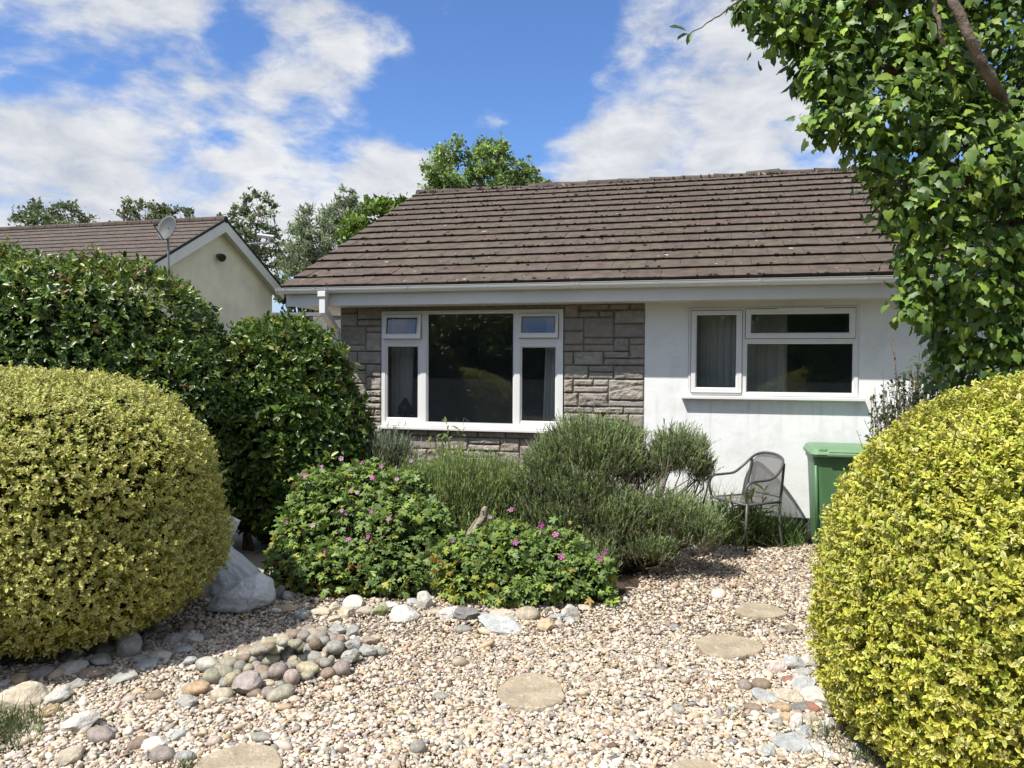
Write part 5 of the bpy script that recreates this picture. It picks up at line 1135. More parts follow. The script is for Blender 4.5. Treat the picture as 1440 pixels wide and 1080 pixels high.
# stepping slabs, irregular round sandstone
M['slab'] = plain('sandstone', (.38, .315, .225), .85, .25, bump=.5, bscale=55, var=.28, vscale=7)
_nt = M['slab'].node_tree; _b = _nt.nodes['Principled BSDF']; _src = _b.inputs['Base Color'].links[0].from_socket
_tc = N(_nt, 'ShaderNodeTexCoord'); _oi = N(_nt, 'ShaderNodeObjectInfo'); _ad = N(_nt, 'ShaderNodeVectorMath', operation='ADD'); _nt.links.new(_tc.outputs['Object'], _ad.inputs[0]); _nt.links.new(_oi.outputs['Location'], _ad.inputs[1])
for _s, _lo, _hi, _c in ((9., .60, .66, (.24, .20, .15, 1)), (38., .66, .70, (.12, .11, .09, 1)), (16., .64, .70, (.56, .51, .40, 1))):
    _n = N(_nt, 'ShaderNodeTexNoise'); _n.inputs['Scale'].default_value = _s; _n.inputs['Detail'].default_value = 8; _n.inputs['Roughness'].default_value = .7; _nt.links.new(_ad.outputs[0], _n.inputs['Vector'])
    _r = N(_nt, 'ShaderNodeMapRange'); _r.inputs[1].default_value = _lo-.08; _r.inputs[2].default_value = _hi; _r.inputs[4].default_value = .7; _nt.links.new(_n.outputs['Fac'], _r.inputs[0])
    _m = N(_nt, 'ShaderNodeMix', data_type='RGBA'); _m.inputs[7].default_value = _c; _nt.links.new(_r.outputs[0], _m.inputs[0]); _nt.links.new(_src, _m.inputs[6]); _src = _m.outputs[2]
_nt.links.new(_src, _b.inputs['Base Color'])
SL_ = [(747, 972, 101, 47, 'round sandy stepping slab alone in the middle of the gravel'), (1025, 908, 91, 33, 'sandy stepping slab left of the golden bush, second up the path'), (1069, 858, 73, 19, 'sandy stepping slab nearest the house'), (336, 1074, 116, 58, 'big sandy stepping slab cut by the bottom of the picture'), (978, 1088, 84, 40, 'sandy stepping slab just showing at the bottom right of the gravel')]
SLABS = []
for u, v, w, h, lab in SL_:
    p = G(u, v, .02); a = w/2/F*p.y; p1, p2 = G(u, v-h/2, .02), G(u, v+h/2, .02); b_ = (p1.y-p2.y)/2; cy_ = (p1.y+p2.y)/2; p = Vector((p.x, cy_, 0)); n = 40; ph = random.uniform(0, 6); V = []; mb = MB()
    rr = [1+.06*math.sin(2*t+ph)+.05*math.sin(3*t+2*ph)+.025*math.sin(7*t+ph)+random.gauss(0, .012) for t in np.linspace(0, 2*PI, n, endpoint=False)]
    for z, k in ((-.03, 1.0), (.010, 1.0), (.019, .985), (.023, .955)):
        mb.v += [(a*k*rr[i]*math.cos(2*PI*i/n), b_*k*rr[i]*math.sin(2*PI*i/n), z+random.gauss(0, .0008)) for i in range(n)]
    for l in range(3):
        for i in range(n): j = (i+1) % n; mb.f.append([l*n+i, l*n+j, (l+1)*n+j, (l+1)*n+i])
    mb.f.append([3*n+i for i in range(n)])
    o = mb.build('stepping_slab', M['slab'], None, label=lab, cat='slab', group='stepping slabs in the gravel'); o.location = p; SLABS.append((p.x, p.y, a, b_))

# ------------------------------------------------------------------ gravel
def gravel():
    gs = []
    pal = [(.64, .60, .53), (.58, .51, .42), (.46, .36, .26), (.38, .32, .265), (.36, .345, .325), (.27, .275, .28), (.19, .14, .10), (.51, .435, .38), (.54, .45, .32)]
    def field(n, y0, y1, rad, T, TF, w, seed, zo=0.):
        y = np.sqrt(rng.uniform(y0*y0, y1*y1, n)); x = rng.uniform(-1, 1, n)*(.80*y+.25)
        ok = np.ones(n, bool)
        for (sx_, sy_, ra, rb) in SLABS: ok &= ((x-sx_)/(ra-.006))**2+((y-sy_)/(rb-.008))**2 > 1+.10*np.sin(x*61+y*47)
        for (sx_, sy_, ra, rb) in FOOT: ok &= ((x-sx_)/max(ra, .01))**2+((y-sy_)/max(rb, .01))**2 > .7
        for b in LB: ok &= ((x-b[0][0])/(b[1][0]*.55))**2+((y-b[0][1])/(b[1][1]*.55))**2 > 1
        for b in RB: ok &= ((x-b[0][0])/(b[1][0]*.6))**2+((y-b[0][1])/(b[1][1]*.6))**2 > 1
        # flower bed and house kept clear
        bed = (((x+.95)/1.0)**2+((y-6.15)/.72)**2 < 1) | (((x-.15)/.85)**2+((y-5.95)/.62)**2 < 1)
        ok &= ~bed; sl = (x-P0.x)*NV.x+(y-P0.y)*NV.y; ok &= sl < -.02
        ok &= ~((x < -1.75) & (y > 5.6))
        x, y = x[ok], y[ok]; n = len(x); md = np.array([mound(a, b) for a, b in zip(x, y)])
        r = rad*np.exp(rng.normal(0, .36, n)); X, Y, Z = frame(np.stack([rng.normal(size=n), rng.normal(size=n), rng.normal(0, .25, n)], -1), np.array((0, 0, 1))+rng.normal(0, .38, (n, 3)))
        sc3 = np.stack([r*rng.uniform(1.0, 1.55, n), r*rng.uniform(.75, 1.05, n), r*rng.uniform(.45, .75, n)], -1)
        p = np.stack([x, y, md*.25+zo+rng.uniform(-.010, .005, n)+r*.2], -1)
        far = np.clip((y-4.9)/1.2, 0, 1)[:, None]
        # drifts where browner or greyer chippings gather
        dr = snoise(np.stack([x, y, x*0+3], -1), 1.9)+.5*snoise(np.stack([x, y, x*0], -1), 5)
        c = pick(pal, w, n, .13); cb = pick(pal, (1.1, 1.5, 1.7, 1.4, .6, .2, 1.0, .8, .9), n, .16)
        sel = (rng.random(n) < np.clip(.15+.35*dr+.45*far[:, 0], 0, .85))[:, None]; c = np.where(sel, cb, c)*np.array((.89, .85, .795))
        k = rng.integers(0, len(T), n)
        for i in range(len(T)):
            q = k == i; gs.append(inst(T[i], TF, p[q], X[q], Y[q], Z[q], sc3[q], c[q]))
    def lumps(V, nv): return [V*(1+.20*snoise(V+i*7.3, 1.7)+.08*snoise(V+i*3.1, 4))[:, None] for i in range(nv)]
    w = (2.7, 2.1, .85, .7, .95, .45, .3, .75, .5)
    field(36000, 2.55, 3.7, .0082, lumps(ICO2, 7), ICO2F, w, 1)
    field(47000, 3.7, 4.7, .0081, lumps(ICO1, 7), ICO1F, w, 1)
    field(22000, 2.55, 4.7, .0065, lumps(ICO1, 4), ICO1F, w, 2, .004)
    field(92000, 4.7, 7.9, .0086, lumps(ICO1, 6), ICO1F, w, 3)
    field(14000, 4.7, 7.9, .007, lumps(ICO1, 4), ICO1F, w, 4, .004)
    # brown leaf litter and grit lodged between the chippings
    field(16000, 2.55, 7.9, .0046, [ICO1*np.array((1.8, .9, .35)), ICO1*np.array((2.6, .35, .3))], ICO1F, (0, 0, .2, .5, .1, 0, 1.6, .1, .1), 6, .008)
    # a scatter of bigger pebbles
    field(420, 2.6, 6.5, .019, lumps(ICO2, 5), ICO2F, (2.5, 1.6, .5, .9, 1.3, .8, .2, .9, .2), 5, .004)
    return cat(gs)
np_mesh('gravel', gravel(), M['pebble'], None, sm=True, kind='stuff', label='pale mixed gravel covering the front garden')
# soil of the bed and the pale path behind the sacks
def patch(name, cx, cy_, rx, ry, h, mat, label):
    n, m_ = 40, 10; V = []; L = []; S = []
    for i in range(m_+1):
        for j in range(n): a = 2*PI*j/n; k = i/m_; q = k*(1+.08*math.sin(3*a+1)+.05*math.sin(5*a)); V.append((cx+rx*q*math.cos(a), cy_+ry*q*math.sin(a), h*(1-k*k)-.012+random.gauss(0, .006)*(k < 1)))
    for i in range(m_):
        for j in range(n): j2 = (j+1) % n; L += [i*n+j, (i+1)*n+j, (i+1)*n+j2, i*n+j2]; S.append(4)
    np_mesh(name, dict(V=np.array(V), loops=np.array(L), sizes=np.array(S)), mat, None, sm=True, kind='structure', label=label)
M['soil'] = plain('soil', (.075, .055, .04), 1, .1, bump=1, bscale=45, var=.5, vscale=14)
patch('flower_bed', -.95, 6.3, 1.05, .85, .06, M['soil'], 'dark soil under the left geranium and lavender'); patch('flower_bed', .2, 6.1, .95, .75, .05, M['soil'], 'dark soil under the right geranium and rosemary')
mb = MB(); mb.box(-3.5, -1.62, 5.75, 8.4, -.05, .022); mb.build('path', plain('pale_concrete', (.50, .45, .37), .9, .2, bump=.4, bscale=50, var=.2, vscale=5), None, bev=.01, kind='structure', label='pale path leading back past the sacks and rounded shrub')
# fallen twigs and a thin bare stick in the gravel by the rosemary
mb = MB(); mb.tube([G(862, 829, .03), G(885, 826, .04), G(908, 830, .03)], [.006, .006, .004], 5); p = G(885, 828); mb.xf(lambda v: v-p); o = mb.build('stick', plain('pale_wood', (.34, .30, .25), .8, .2, var=.3), None, label='thin pale stick lying in the rosemary shade', cat='stick'); o.location = p

# ------------------------------------------------------------------ lofted shapes
def loft(sections, n=28, wob=None):
    """sections: (centre, right vector*rx, up vector*ry)"""
    V = []; L = []; S = []
    for i, (c, a, b) in enumerate(sections):
        for k in range(n):
            t = 2*PI*k/n; w_ = 1+(wob(i, t) if wob else 0); V.append(tuple(Vector(c)+(Vector(a)*math.cos(t)+Vector(b)*math.sin(t))*w_))
    m_ = len(sections)
    for i in range(m_-1):
        for k in range(n): k2 = (k+1) % n; L += [i*n+k, i*n+k2, (i+1)*n+k2, (i+1)*n+k]; S.append(4)
    L += [k for k in reversed(range(n))]; S.append(n); L += [(m_-1)*n+k for k in range(n)]; S.append(n)
    return dict(V=np.array(V), loops=np.array(L), sizes=np.array(S))
def resample(secs, m_):
    out = []
    for i in range(len(secs)-1):
        for k in range(m_):
            t = k/m_; t = t*t*(3-2*t) if False else t; out.append(tuple(Vector(a).lerp(Vector(b), t) for a, b in zip(secs[i], secs[i+1])))
    out.append(tuple(Vector(a) for a in secs[-1])); return out
def crumple(g, off, amp=.020):
    V = g['V']; c = V.mean(0)
    for i in range(len(V)):
        p = Vector(V[i])*1.0; q = p*7+Vector((off, 0, 0)); t = abs(mnoise.noise(q))*.6+abs(mnoise.noise(q*2.3))*.35+abs(mnoise.noise(q*5))*.18
        d = np.array((V[i][0]-c[0], V[i][1]-c[1], (V[i][2]-c[2])*.4)); V[i] = V[i]-nrm(d)*(t-.2)*amp*2.2
def plastic_mat():
    m, nt, b = newmat('white_plastic_sack'); setin(b, Base_Color=(.86, .87, .88, 1), Roughness=.34)
    tc = N(nt, 'ShaderNodeTexCoord'); mp = N(nt, 'ShaderNodeMapping'); mp.inputs['Scale'].default_value = (9, 9, 5); no = N(nt, 'ShaderNodeTexNoise'); no.inputs['Scale'].default_value = 2.0; no.inputs['Detail'].default_value = 5; no.inputs['Distortion'].default_value = 1.6
    bp = N(nt, 'ShaderNodeBump'); bp.inputs['Strength'].default_value = .7; bp.inputs['Distance'].default_value = .03
    nt.links.new(tc.outputs['Object'], mp.inputs[0]); nt.links.new(mp.outputs[0], no.inputs['Vector']); nt.links.new(no.outputs['Fac'], bp.inputs['Height']); nt.links.new(bp.outputs[0], b.inputs['Normal'])
    tr = N(nt, 'ShaderNodeBsdfTranslucent'); tr.inputs[0].default_value = (.86, .88, .9, 1); ms = N(nt, 'ShaderNodeMixShader'); ms.inputs[0].default_value = .32
    nt.links.new(b.outputs[0], ms.inputs[1]); nt.links.new(tr.outputs[0], ms.inputs[2]); nt.links.new(ms.outputs[0], nt.nodes['Material Output'].inputs['Surface'])
    return m
M['sack'] = plastic_mat()
Yb = 5.62
def at(u, v, y=Yb): return P(u, v, y)
q = Yb/F
f1 = [random.uniform(0, 6) for _ in range(8)]
def cr_(x): return abs((x/PI) % 2-1)*2-1
def folds(i, t): return .055*cr_(5*t+f1[0]+.25*i)+.04*cr_(8*t+f1[1]-.5*i)+.03*cr_(13*t+.9*i)
secs = [(at(322, 838), (48*q, 0, 0), (0, .12, 0)), (at(322, 826), (50*q, 0, 0), (0, .17, 0)), (at(322, 805), (43*q, 0, 0), (0, .15, 0)), (at(314, 786), (29*q, 0, 0), (0, .11, 0)), (at(309, 768), (14*q, 0, 0), (0, .055, 0)), (at(310, 760), (13.5*q, 0, 0), (0, .05, 0)), (at(314, 744), (18*q, 0, .0), (0, .055, 0)), (at(317, 730), (20*q, 0, -.012), (0, .04, 0)), (at(316, 725), (16*q, 0, -.015), (0, .02, 0))]
g = loft(resample(secs, 9), 90, lambda i, t: folds(i/2.25, t)+.02*cr_(23*t+.6*i)*math.sin(.35*i+3*t)); crumple(g, 4.); g['V'][:, 2] = np.maximum(g['V'][:, 2], .0)
o_ = at(322, 838); o_.z = 0
np_mesh('plastic_sack', g, M['sack'], None, sm=True, origin=tuple(o_), label='white plastic sack standing with its flared neck up beside the golden bush', cat='plastic bag', group='white plastic sacks')
def folds2(i, t): return .05*cr_(4*t+f1[2]+.5*i)+.04*cr_(7*t+f1[3]-.6*i)+.03*cr_(12*t+f1[4]+1.1*i)
Y2 = 5.22; q = Y2/F; A2 = lambda u, v: P(u, v, Y2)
secs = [(A2(294, 858), (0, .03, 0), (0, 0, .02)), (A2(299, 853), (0, .10, 0), (0, 0, .055)), (A2(318, 846), (0, .15, 0), (-.01, 0, .095)), (A2(345, 838), (0, .16, 0), (-.02, 0, .12)), (A2(368, 829), (0, .14, 0), (-.01, 0, .115)), (A2(381, 832), (0, .09, 0), (0, 0, .075)), (A2(386, 837), (0, .03, 0), (0, 0, .03))]
g = loft(resample(secs, 10), 90, lambda i, t: folds2(i/2, t)+.02*cr_(21*t-.5*i)*math.sin(.3*i+2*t)); crumple(g, 9., .011); g['V'][:, 2] = np.maximum(g['V'][:, 2], .012)
o_ = A2(340, 858); o_.z = 0
np_mesh('plastic_sack', g, M['sack'], None, sm=True, origin=tuple(o_), label='bulging white plastic sack lying on the gravel in front of the upright one', cat='plastic bag', group='white plastic sacks')
s2 = [(at(300, 845, 5.55), (.10, 0, 0), (0, .1, 0)), (at(303, 800, 5.55), (.13, 0, 0), (0, .12, 0)), (at(305, 770, 5.6), (.07, 0, 0), (0, .06, 0))]

# ------------------------------------------------------------------ stone bird
def bird():
    y = 5.84; k = y/F
    pts = [(648, 780, 2.5, 2), (655, 766, 4.5, 4), (662, 752, 8.5, 9), (669, 741, 11, 12.5), (676, 731, 9.5, 11), (680, 724, 6.4, 7.5), (681, 718, 5.2, 6.6), (681.2, 714.5, 4.2, 5.4), (681, 712.3, 1.6, 2)]
    secs = []
    for i, (u, v, a, b) in enumerate(pts):
        c = P(u, v, y+(.02 if i < 2 else 0)); secs.append((c, (a*k*.96, 0, a*k*.35), (0, b*k, 0)))
    root_p = P(668, 800, y); root_p.z = 0; root = empty('bird_ornament', root_p, label='weathered stone bird ornament perched among the geraniums', cat='ornament')
    m = plain('weathered_stone', (.33, .28, .22), .95, .15, bump=.8, bscale=60, var=.45, vscale=14)
    np_mesh('body', loft(resample(secs, 4), 20, lambda i, t: .05*math.sin(7*t+i)), m, root, sm=True, origin=tuple(root_p))
    mb = MB(); a, b = P(681, 718, y-.02), P(676.5, 719.5, y-.055); mb.tube([a, b], [.010, .0015], 6); mb.xf(lambda v: v-root_p); mb.build('beak', m, root)
    for s_ in (-1, 1):
        ws = [(P(663+s_*3.5, 756, y-.01), (.004, 0, 0), (0, .01, 0)), (P(669+s_*8, 744, y-.015), (.012, 0, .004), (0, .036, 0)), (P(675+s_*8, 734, y-.01), (.010, 0, .004), (0, .03, 0)), (P(677+s_*6, 729, y), (.004, 0, 0), (0, .01, 0))]
        np_mesh('wing', loft(resample(ws, 3), 12), m, root, sm=True, origin=tuple(root_p))
    mb = MB(); c = P(664, 762, y+.01); 
    mb.tube([Vector((c.x, c.y, 0)), Vector((c.x, c.y, c.z*.5)), c], [.09, .07, .035], 10); mb.xf(lambda v: v-root_p); mb.build('plinth', m, root, sm=True)
bird()

# ------------------------------------------------------------------ metal garden chair
def chair():
    fr_ = G(1048, 777); rr_ = G(1097, 771); bk = (rr_-fr_); dl = bk.length; fx = -(bk.normalized()); sd_ = Vector((fx.y, -fx.x, 0)); sd_ = sd_ if sd_.y > 0 else -sd_     # fx forward, sd_ towards the far side
    root = empty('garden_chair', fr_+bk*.5+sd_*.24, label='grey metal garden chair with curved mesh back standing at the white wall', cat='chair')
    O = root.location.copy(); hw = .245; hd = dl/2
    def p(f, s, z): return fx*f+sd_*s+Vector((0, 0, z))
    rb = .0125
    def sm(pts, n=6):
        out = []; pts = [Vector(a) for a in pts]; m_ = len(pts)
        for i in range(m_-1):
            a, b, c, d = pts[max(i-1, 0)], pts[i], pts[i+1], pts[min(i+2, m_-1)]
            for k in range(n):
                t = k/n; out.append(.5*((2*b)+(c-a)*t+(2*a-5*b+4*c-d)*t*t+(3*b-a-3*c+d)*t**3))
        out.append(pts[-1]); return out
    # one continuous tube: near arm, round over the back, far arm
    arc = [p(hd-.01, -hw, .44), p(hd+.012, -hw-.005, .55), p(hd-.035, -hw-.01, .625), p(hd-.14, -hw-.01, .635), p(-hd+.13, -hw-.005, .645), p(-hd+.03, -hw+.0, .70), p(-hd-.065, -hw*.80, .80), p(-hd-.085, -hw*.35, .845), p(-hd-.085, hw*.35, .845), p(-hd-.065, hw*.80, .80), p(-hd+.03, hw, .70), p(-hd+.13, hw+.005, .645), p(hd-.14, hw+.01, .635), p(hd-.035, hw+.01, .625), p(hd+.012, hw+.005, .55), p(hd-.01, hw, .44)]
    MB().tube(sm(arc), rb, 10).build('arm_rail', M['metal'], root, sm=True)
    for s in (-hw, hw):
        MB().tube([p(hd-.01, s, .45), p(hd, s, .2), p(hd, s, 0)], [rb, rb, rb], 10).build('leg', M['metal'], root, sm=True)
        MB().tube(sm([p(-hd-.063, s*.86, .775), p(-hd-.035, s*.9, .6), p(-hd-.005, s*.94, .42), p(-hd+.01, s, .2), p(-hd-.03, s, 0)]), rb, 10).build('leg', M['metal'], root, sm=True)
    mb = MB()
    for a, b in (((hd, -hw), (hd, hw)), ((hd, hw), (-hd, hw*.94)), ((-hd, hw*.94), (-hd, -hw*.94)), ((-hd, -hw*.94), (hd, -hw))): mb.tube([p(*a, .425), p(*b, .425)], rb*.9, 8)
    mb.build('seat_frame', M['metal'], root, sm=True)
    # perforated sheet: fine mesh fabric
    m, nt, b = newmat('mesh_sheet'); setin(b, Base_Color=(.12, .115, .115, 1), Roughness=.6); tcx = N(nt, 'ShaderNodeTexCoord'); mp = N(nt, 'ShaderNodeMapping'); mp.inputs['Scale'].default_value = (190, 190, 190); ck = N(nt, 'ShaderNodeTexVoronoi'); ck.inputs['Scale'].default_value = 1; ck.inputs['Randomness'].default_value = 0
    lt = N(nt, 'ShaderNodeMath', operation='LESS_THAN'); lt.inputs[1].default_value = .40; tr = N(nt, 'ShaderNodeBsdfTransparent'); ms = N(nt, 'ShaderNodeMixShader')
    nt.links.new(tcx.outputs['Object'], mp.inputs[0]); nt.links.new(mp.outputs[0], ck.inputs['Vector']); nt.links.new(ck.outputs['Distance'], lt.inputs[0]); nt.links.new(lt.outputs[0], ms.inputs[0]); nt.links.new(b.outputs[0], ms.inputs[1]); nt.links.new(tr.outputs[0], ms.inputs[2]); nt.links.new(ms.outputs[0], nt.nodes['Material Output'].inputs['Surface'])
    mb = MB(); nn = 8
    for i in range(nn):
        for j in range(nn):
            def sp_(i, j): f = hd-.01-2*(hd-.01)*i/nn; s = -hw*.95+2*hw*.95*j/nn; return p(f, s, .425-.012*math.sin(PI*i/nn)*math.sin(PI*j/nn))
            mb.quad(sp_(i, j), sp_(i+1, j), sp_(i+1, j+1), sp_(i, j+1))
    mb.build('seat', m, root, sm=True)
    mb = MB()
    def bp_(i, j):
        t = i/nn; z0 = .47; s = (-1+2*j/nn); zt = .845-.045*abs(s)**2.5-.035*abs(s)**8; z = z0+(zt-z0)*t; hwz = hw*(.90-.05*t); f = -hd-.012-.065*t-.035*(1-s*s)*(.3+.7*t)+.0
        return p(f, s*hwz, z)
    for i in range(nn):
        for j in range(nn): mb.quad(bp_(i, j), bp_(i+1, j), bp_(i+1, j+1), bp_(i, j+1))
    bk_ = mb.build('backrest', m, root, sm=True)
    MB().tube([bp_(0, j) for j in range(nn+1)], rb*.8, 8).build('back_rail', M['metal'], root, sm=True)
chair()

# ------------------------------------------------------------------ wheelie bin
def bin_():
    gm = plain('green_plastic', (.085, .20, .085), .45, .45, var=.18, vscale=5, bump=.05, bscale=80); gl = plain('green_lid', (.15, .27, .145), .5, .4, var=.15, vscale=6, bump=.05, bscale=80)
    s0, _ = W(1141, 640, -.62); wd_ = .56; dp_ = .62; y0 = -.74
    c = H2W(s0+wd_/2, y0+dp_/2, 0); root = empty('wheelie_bin', c, -A, label='green wheelie bin standing against the white wall behind the golden bush', cat='bin')
    H = .90
    def rr(w, d, r, n=4, yo=0.):
        pts = []
        for cx, cy_, a0 in ((w/2-r, d/2-r, 0), (-w/2+r, d/2-r, 90), (-w/2+r, -d/2+r, 180), (w/2-r, -d/2+r, 270)):
            for k in range(n+1): a = R(a0+90*k/n); pts.append((cx+r*math.cos(a), cy_+yo+r*math.sin(a)))
        return pts
    def stack(levels, name, mat, par, cap=True, bev=0):
        mb = MB(); n = None
        for w, d, r, z, yo in levels:
            q = rr(w, d, r, 4, yo); n = len(q); mb.v += [(x, y, z) for x, y in q]
        for l in range(len(levels)-1):
            for k in range(n): k2 = (k+1) % n; mb.f.append([l*n+k, l*n+k2, (l+1)*n+k2, (l+1)*n+k])
        mb.f.append([k for k in reversed(range(n))]); mb.f.append([(len(levels)-1)*n+k for k in range(n)])
        return mb.build(name, mat, par, sm=False)
    stack([(wd_*.80, dp_*.72, .05, .05, .02), (wd_*.82, dp_*.76, .05, .12, .02), (wd_*.93, dp_*.93, .05, H-.10, 0), (wd_*.95, dp_*.95, .05, H-.06, 0), (wd_*.99, dp_*.99, .05, H-.055, 0), (wd_*.99, dp_*.99, .05, H-.004, 0)], 'body', gm, root)
    # reinforcing corner strips and the comb rim
    mb = MB()
    for sx_ in (-1, 1): 
        mb.v += [(sx_*wd_*.40-.03, -dp_*.37, .13), (sx_*wd_*.40+.03, -dp_*.37, .13), (sx_*wd_*.455+.022, -dp_*.468, H-.10), (sx_*wd_*.455-.04, -dp_*.468, H-.10)]
    mb2 = MB()
    for sx_ in (-1, 1): mb2.tube([(sx_*wd_*.395, -dp_*.36, .12), (sx_*wd_*.455, -dp_*.465, H-.09)], .014, 6)
    mb2.build('corner_rib', gm, root, sm=True)
    lid = stack([(wd_*1.05, dp_*1.05, .05, H-.012, -.01), (wd_*1.07, dp_*1.07, .05, H+.012, -.015), (wd_*1.06, dp_*1.06, .05, H+.018, -.015), (wd_*.98, dp_*.96, .05, H+.055, 0), (wd_*.90, dp_*.86, .05, H+.062, .01)], 'lid', gl, root)
    mb = MB(); mb.box(-wd_*.30, wd_*.30, -dp_*.56-.005, -dp_*.52, H-.004, H+.022); mb.build('lid_lip', gl, lid, bev=.006)
    mb = MB(); mb.box(-wd_*.27, wd_*.27, -dp_*.535, -dp_*.50, H+.026, H+.033); mb.build('lid_slot', M['dark'], lid)
    for sx_ in (-1, 1):
        mb = MB(); mb.box(sx_*wd_*.36-.035, sx_*wd_*.36+.035, -dp_*.52, -dp_*.40, H+.022, H+.062); mb.build('lid_grip', gl, lid, bev=.01)
    mb = MB(); mb.tube([(-wd_*.36, dp_*.56, H-.03), (wd_*.36, dp_*.56, H-.03)], .016, 8); mb.box(-wd_*.38, -wd_*.32, dp_*.45, dp_*.57, H-.05, H-.01); mb.box(wd_*.32, wd_*.38, dp_*.45, dp_*.57, H-.05, H-.01); mb.build('handle', gm, root)
    for sx_ in (-1, 1):
        mb = MB(); mb.tube([(sx_*wd_*.42-.025, dp_*.42, .10), (sx_*wd_*.42+.025, dp_*.42, .10)], .10, 20); mb.build('wheel', M['rubber'], root, bev=.01)
bin_()

# ------------------------------------------------------------------ things on the window board
def bust():
    s, z = W(570, 586, .34); p = H2W(s, .34, 1.006); root = empty('head_ornament', p, -A, label='dark ornamental head with a topknot standing inside the wide window', cat='ornament')
    m = plain('dark_bronze', (.05, .048, .045), .4, .6, bump=.2, bscale=90, var=.3, vscale=30)
    prof = [(.05, 0), (.052, .012), (.036, .03), (.034, .055), (.058, .075), (.074, .11), (.078, .145), (.076, .18), (.066, .21), (.045, .235), (.03, .245), (.026, .262), (.016, .28), (.004, .288)]
    secs = [((0, 0, z_), (r, 0, 0), (0, r*1.05, 0)) for r, z_ in prof]
    np_mesh('head', loft(resample(secs, 3), 24, lambda i, t: 0), m, root, sm=True)
    mb = MB(); mb.tube([(0, -.078, .155), (0, -.092, .12), (0, -.080, .113)], [.006, .012, .006], 8); mb.build('nose', m, root, sm=True)
    for sx_ in (-1, 1):
        mb = MB(); mb.tube([(sx_*.076, .01, .165), (sx_*.086, .012, .13), (sx_*.080, .005, .085)], [.008, .012, .007], 8); mb.build('ear', m, root, sm=True)
        mb = MB(); mb.tube([(sx_*.012, -.078, .148), (sx_*.032, -.078, .144), (sx_*.052, -.062, .147)], [.003, .0055, .003], 6); mb.build('eyelid', m, root, sm=True)
    mb = MB(); mb.tube([(-.022, -.076, .093), (0, -.084, .090), (.022, -.076, .093)], [.003, .007, .003], 6); mb.build('mouth', m, root, sm=True)
    mb = MB()
    for ring_ in range(5):
        n = 20-ring_*3; zz = .17+ring_*.017; rr = .077-.006*ring_-.0022*ring_**2
        for k in range(n):
            a = 2*PI*k/n
            if ring_ < 1 and math.sin(a) < -.35: continue
            x, y, z_ = rr*math.cos(a), rr*1.05*math.sin(a), zz; b0 = len(mb.v); mb.v += [(x+v[0]*.010, y+v[1]*.010, z_+v[2]*.008) for v in ICO1]; mb.f += [[b0+i for i in f] for f in ICO1F]
    mb.build('curled_hair', m, root, sm=True)
bust()
s, z = W(642, 590, .36); mb = MB(); mb.tube([(0, 0, 0), (0, 0, .05), (0, 0, .06), (0, 0, .075)], [.016, .016, .008, .008], 12); o = mb.build('glass_bottle', plain('pale_glass', (.35, .38, .38), .1, .6), None, label='tiny clear bottle on the board inside the big pane', cat='bottle'); o.location = H2W(s, .36, 1.005)
s, z = W(658, 588, .36); mb = MB(); mb.box(-.05, .05, -.03, .03, 0, .028); o = mb.build('wooden_block', plain('wood_block', (.22, .13, .08), .6, .3, var=.3), None, bev=.004, label='small brown block on the board inside the big pane', cat='block'); o.location = H2W(s, .36, 1.005); o.rotation_euler = (0, 0, -A)
mb = MB(); mb.tube([(-.035, 0, .072), (.03, 0, .03)], [.013, .010], 10); o = mb.build('pale_ornament', plain('pale_ceramic', (.75, .72, .66), .4, .5), None, label='pale stubby ornament leaning on the small brown block', cat='ornament'); o.location = H2W(s-.01, .36, 1.005); o.rotation_euler = (0, 0, -A)

# shaded garden wall in the gap between the two bungalows
a, b_ = P(384, 500, 12.6), P(600, 500, 12.2); zt_ = P(440, 440, 12.5).z; dv_ = (b_-a); dv_.z = 0; ln_ = dv_.length; mb = MB()
mb.box(0, ln_, -.1, .1, -.1, zt_-.06); mb.box(-.02, ln_+.02, -.13, .13, zt_-.058, zt_)
for k in range(4): mb.box(k*ln_/3-.12*(k > 0), k*ln_/3+.12*(k < 3), -.125, -.101, -.1, zt_-.06)
o = mb.build('garden_wall', plain('grey_block', (.20, .20, .19), .9, .2, bump=.6, bscale=40, var=.35, vscale=4), None, label='grey garden wall in the gap under the bungalow eaves corner', cat='wall'); o.location = (a.x, a.y, 0); o.rotation_euler = (0, 0, math.atan2(dv_.y, dv_.x))
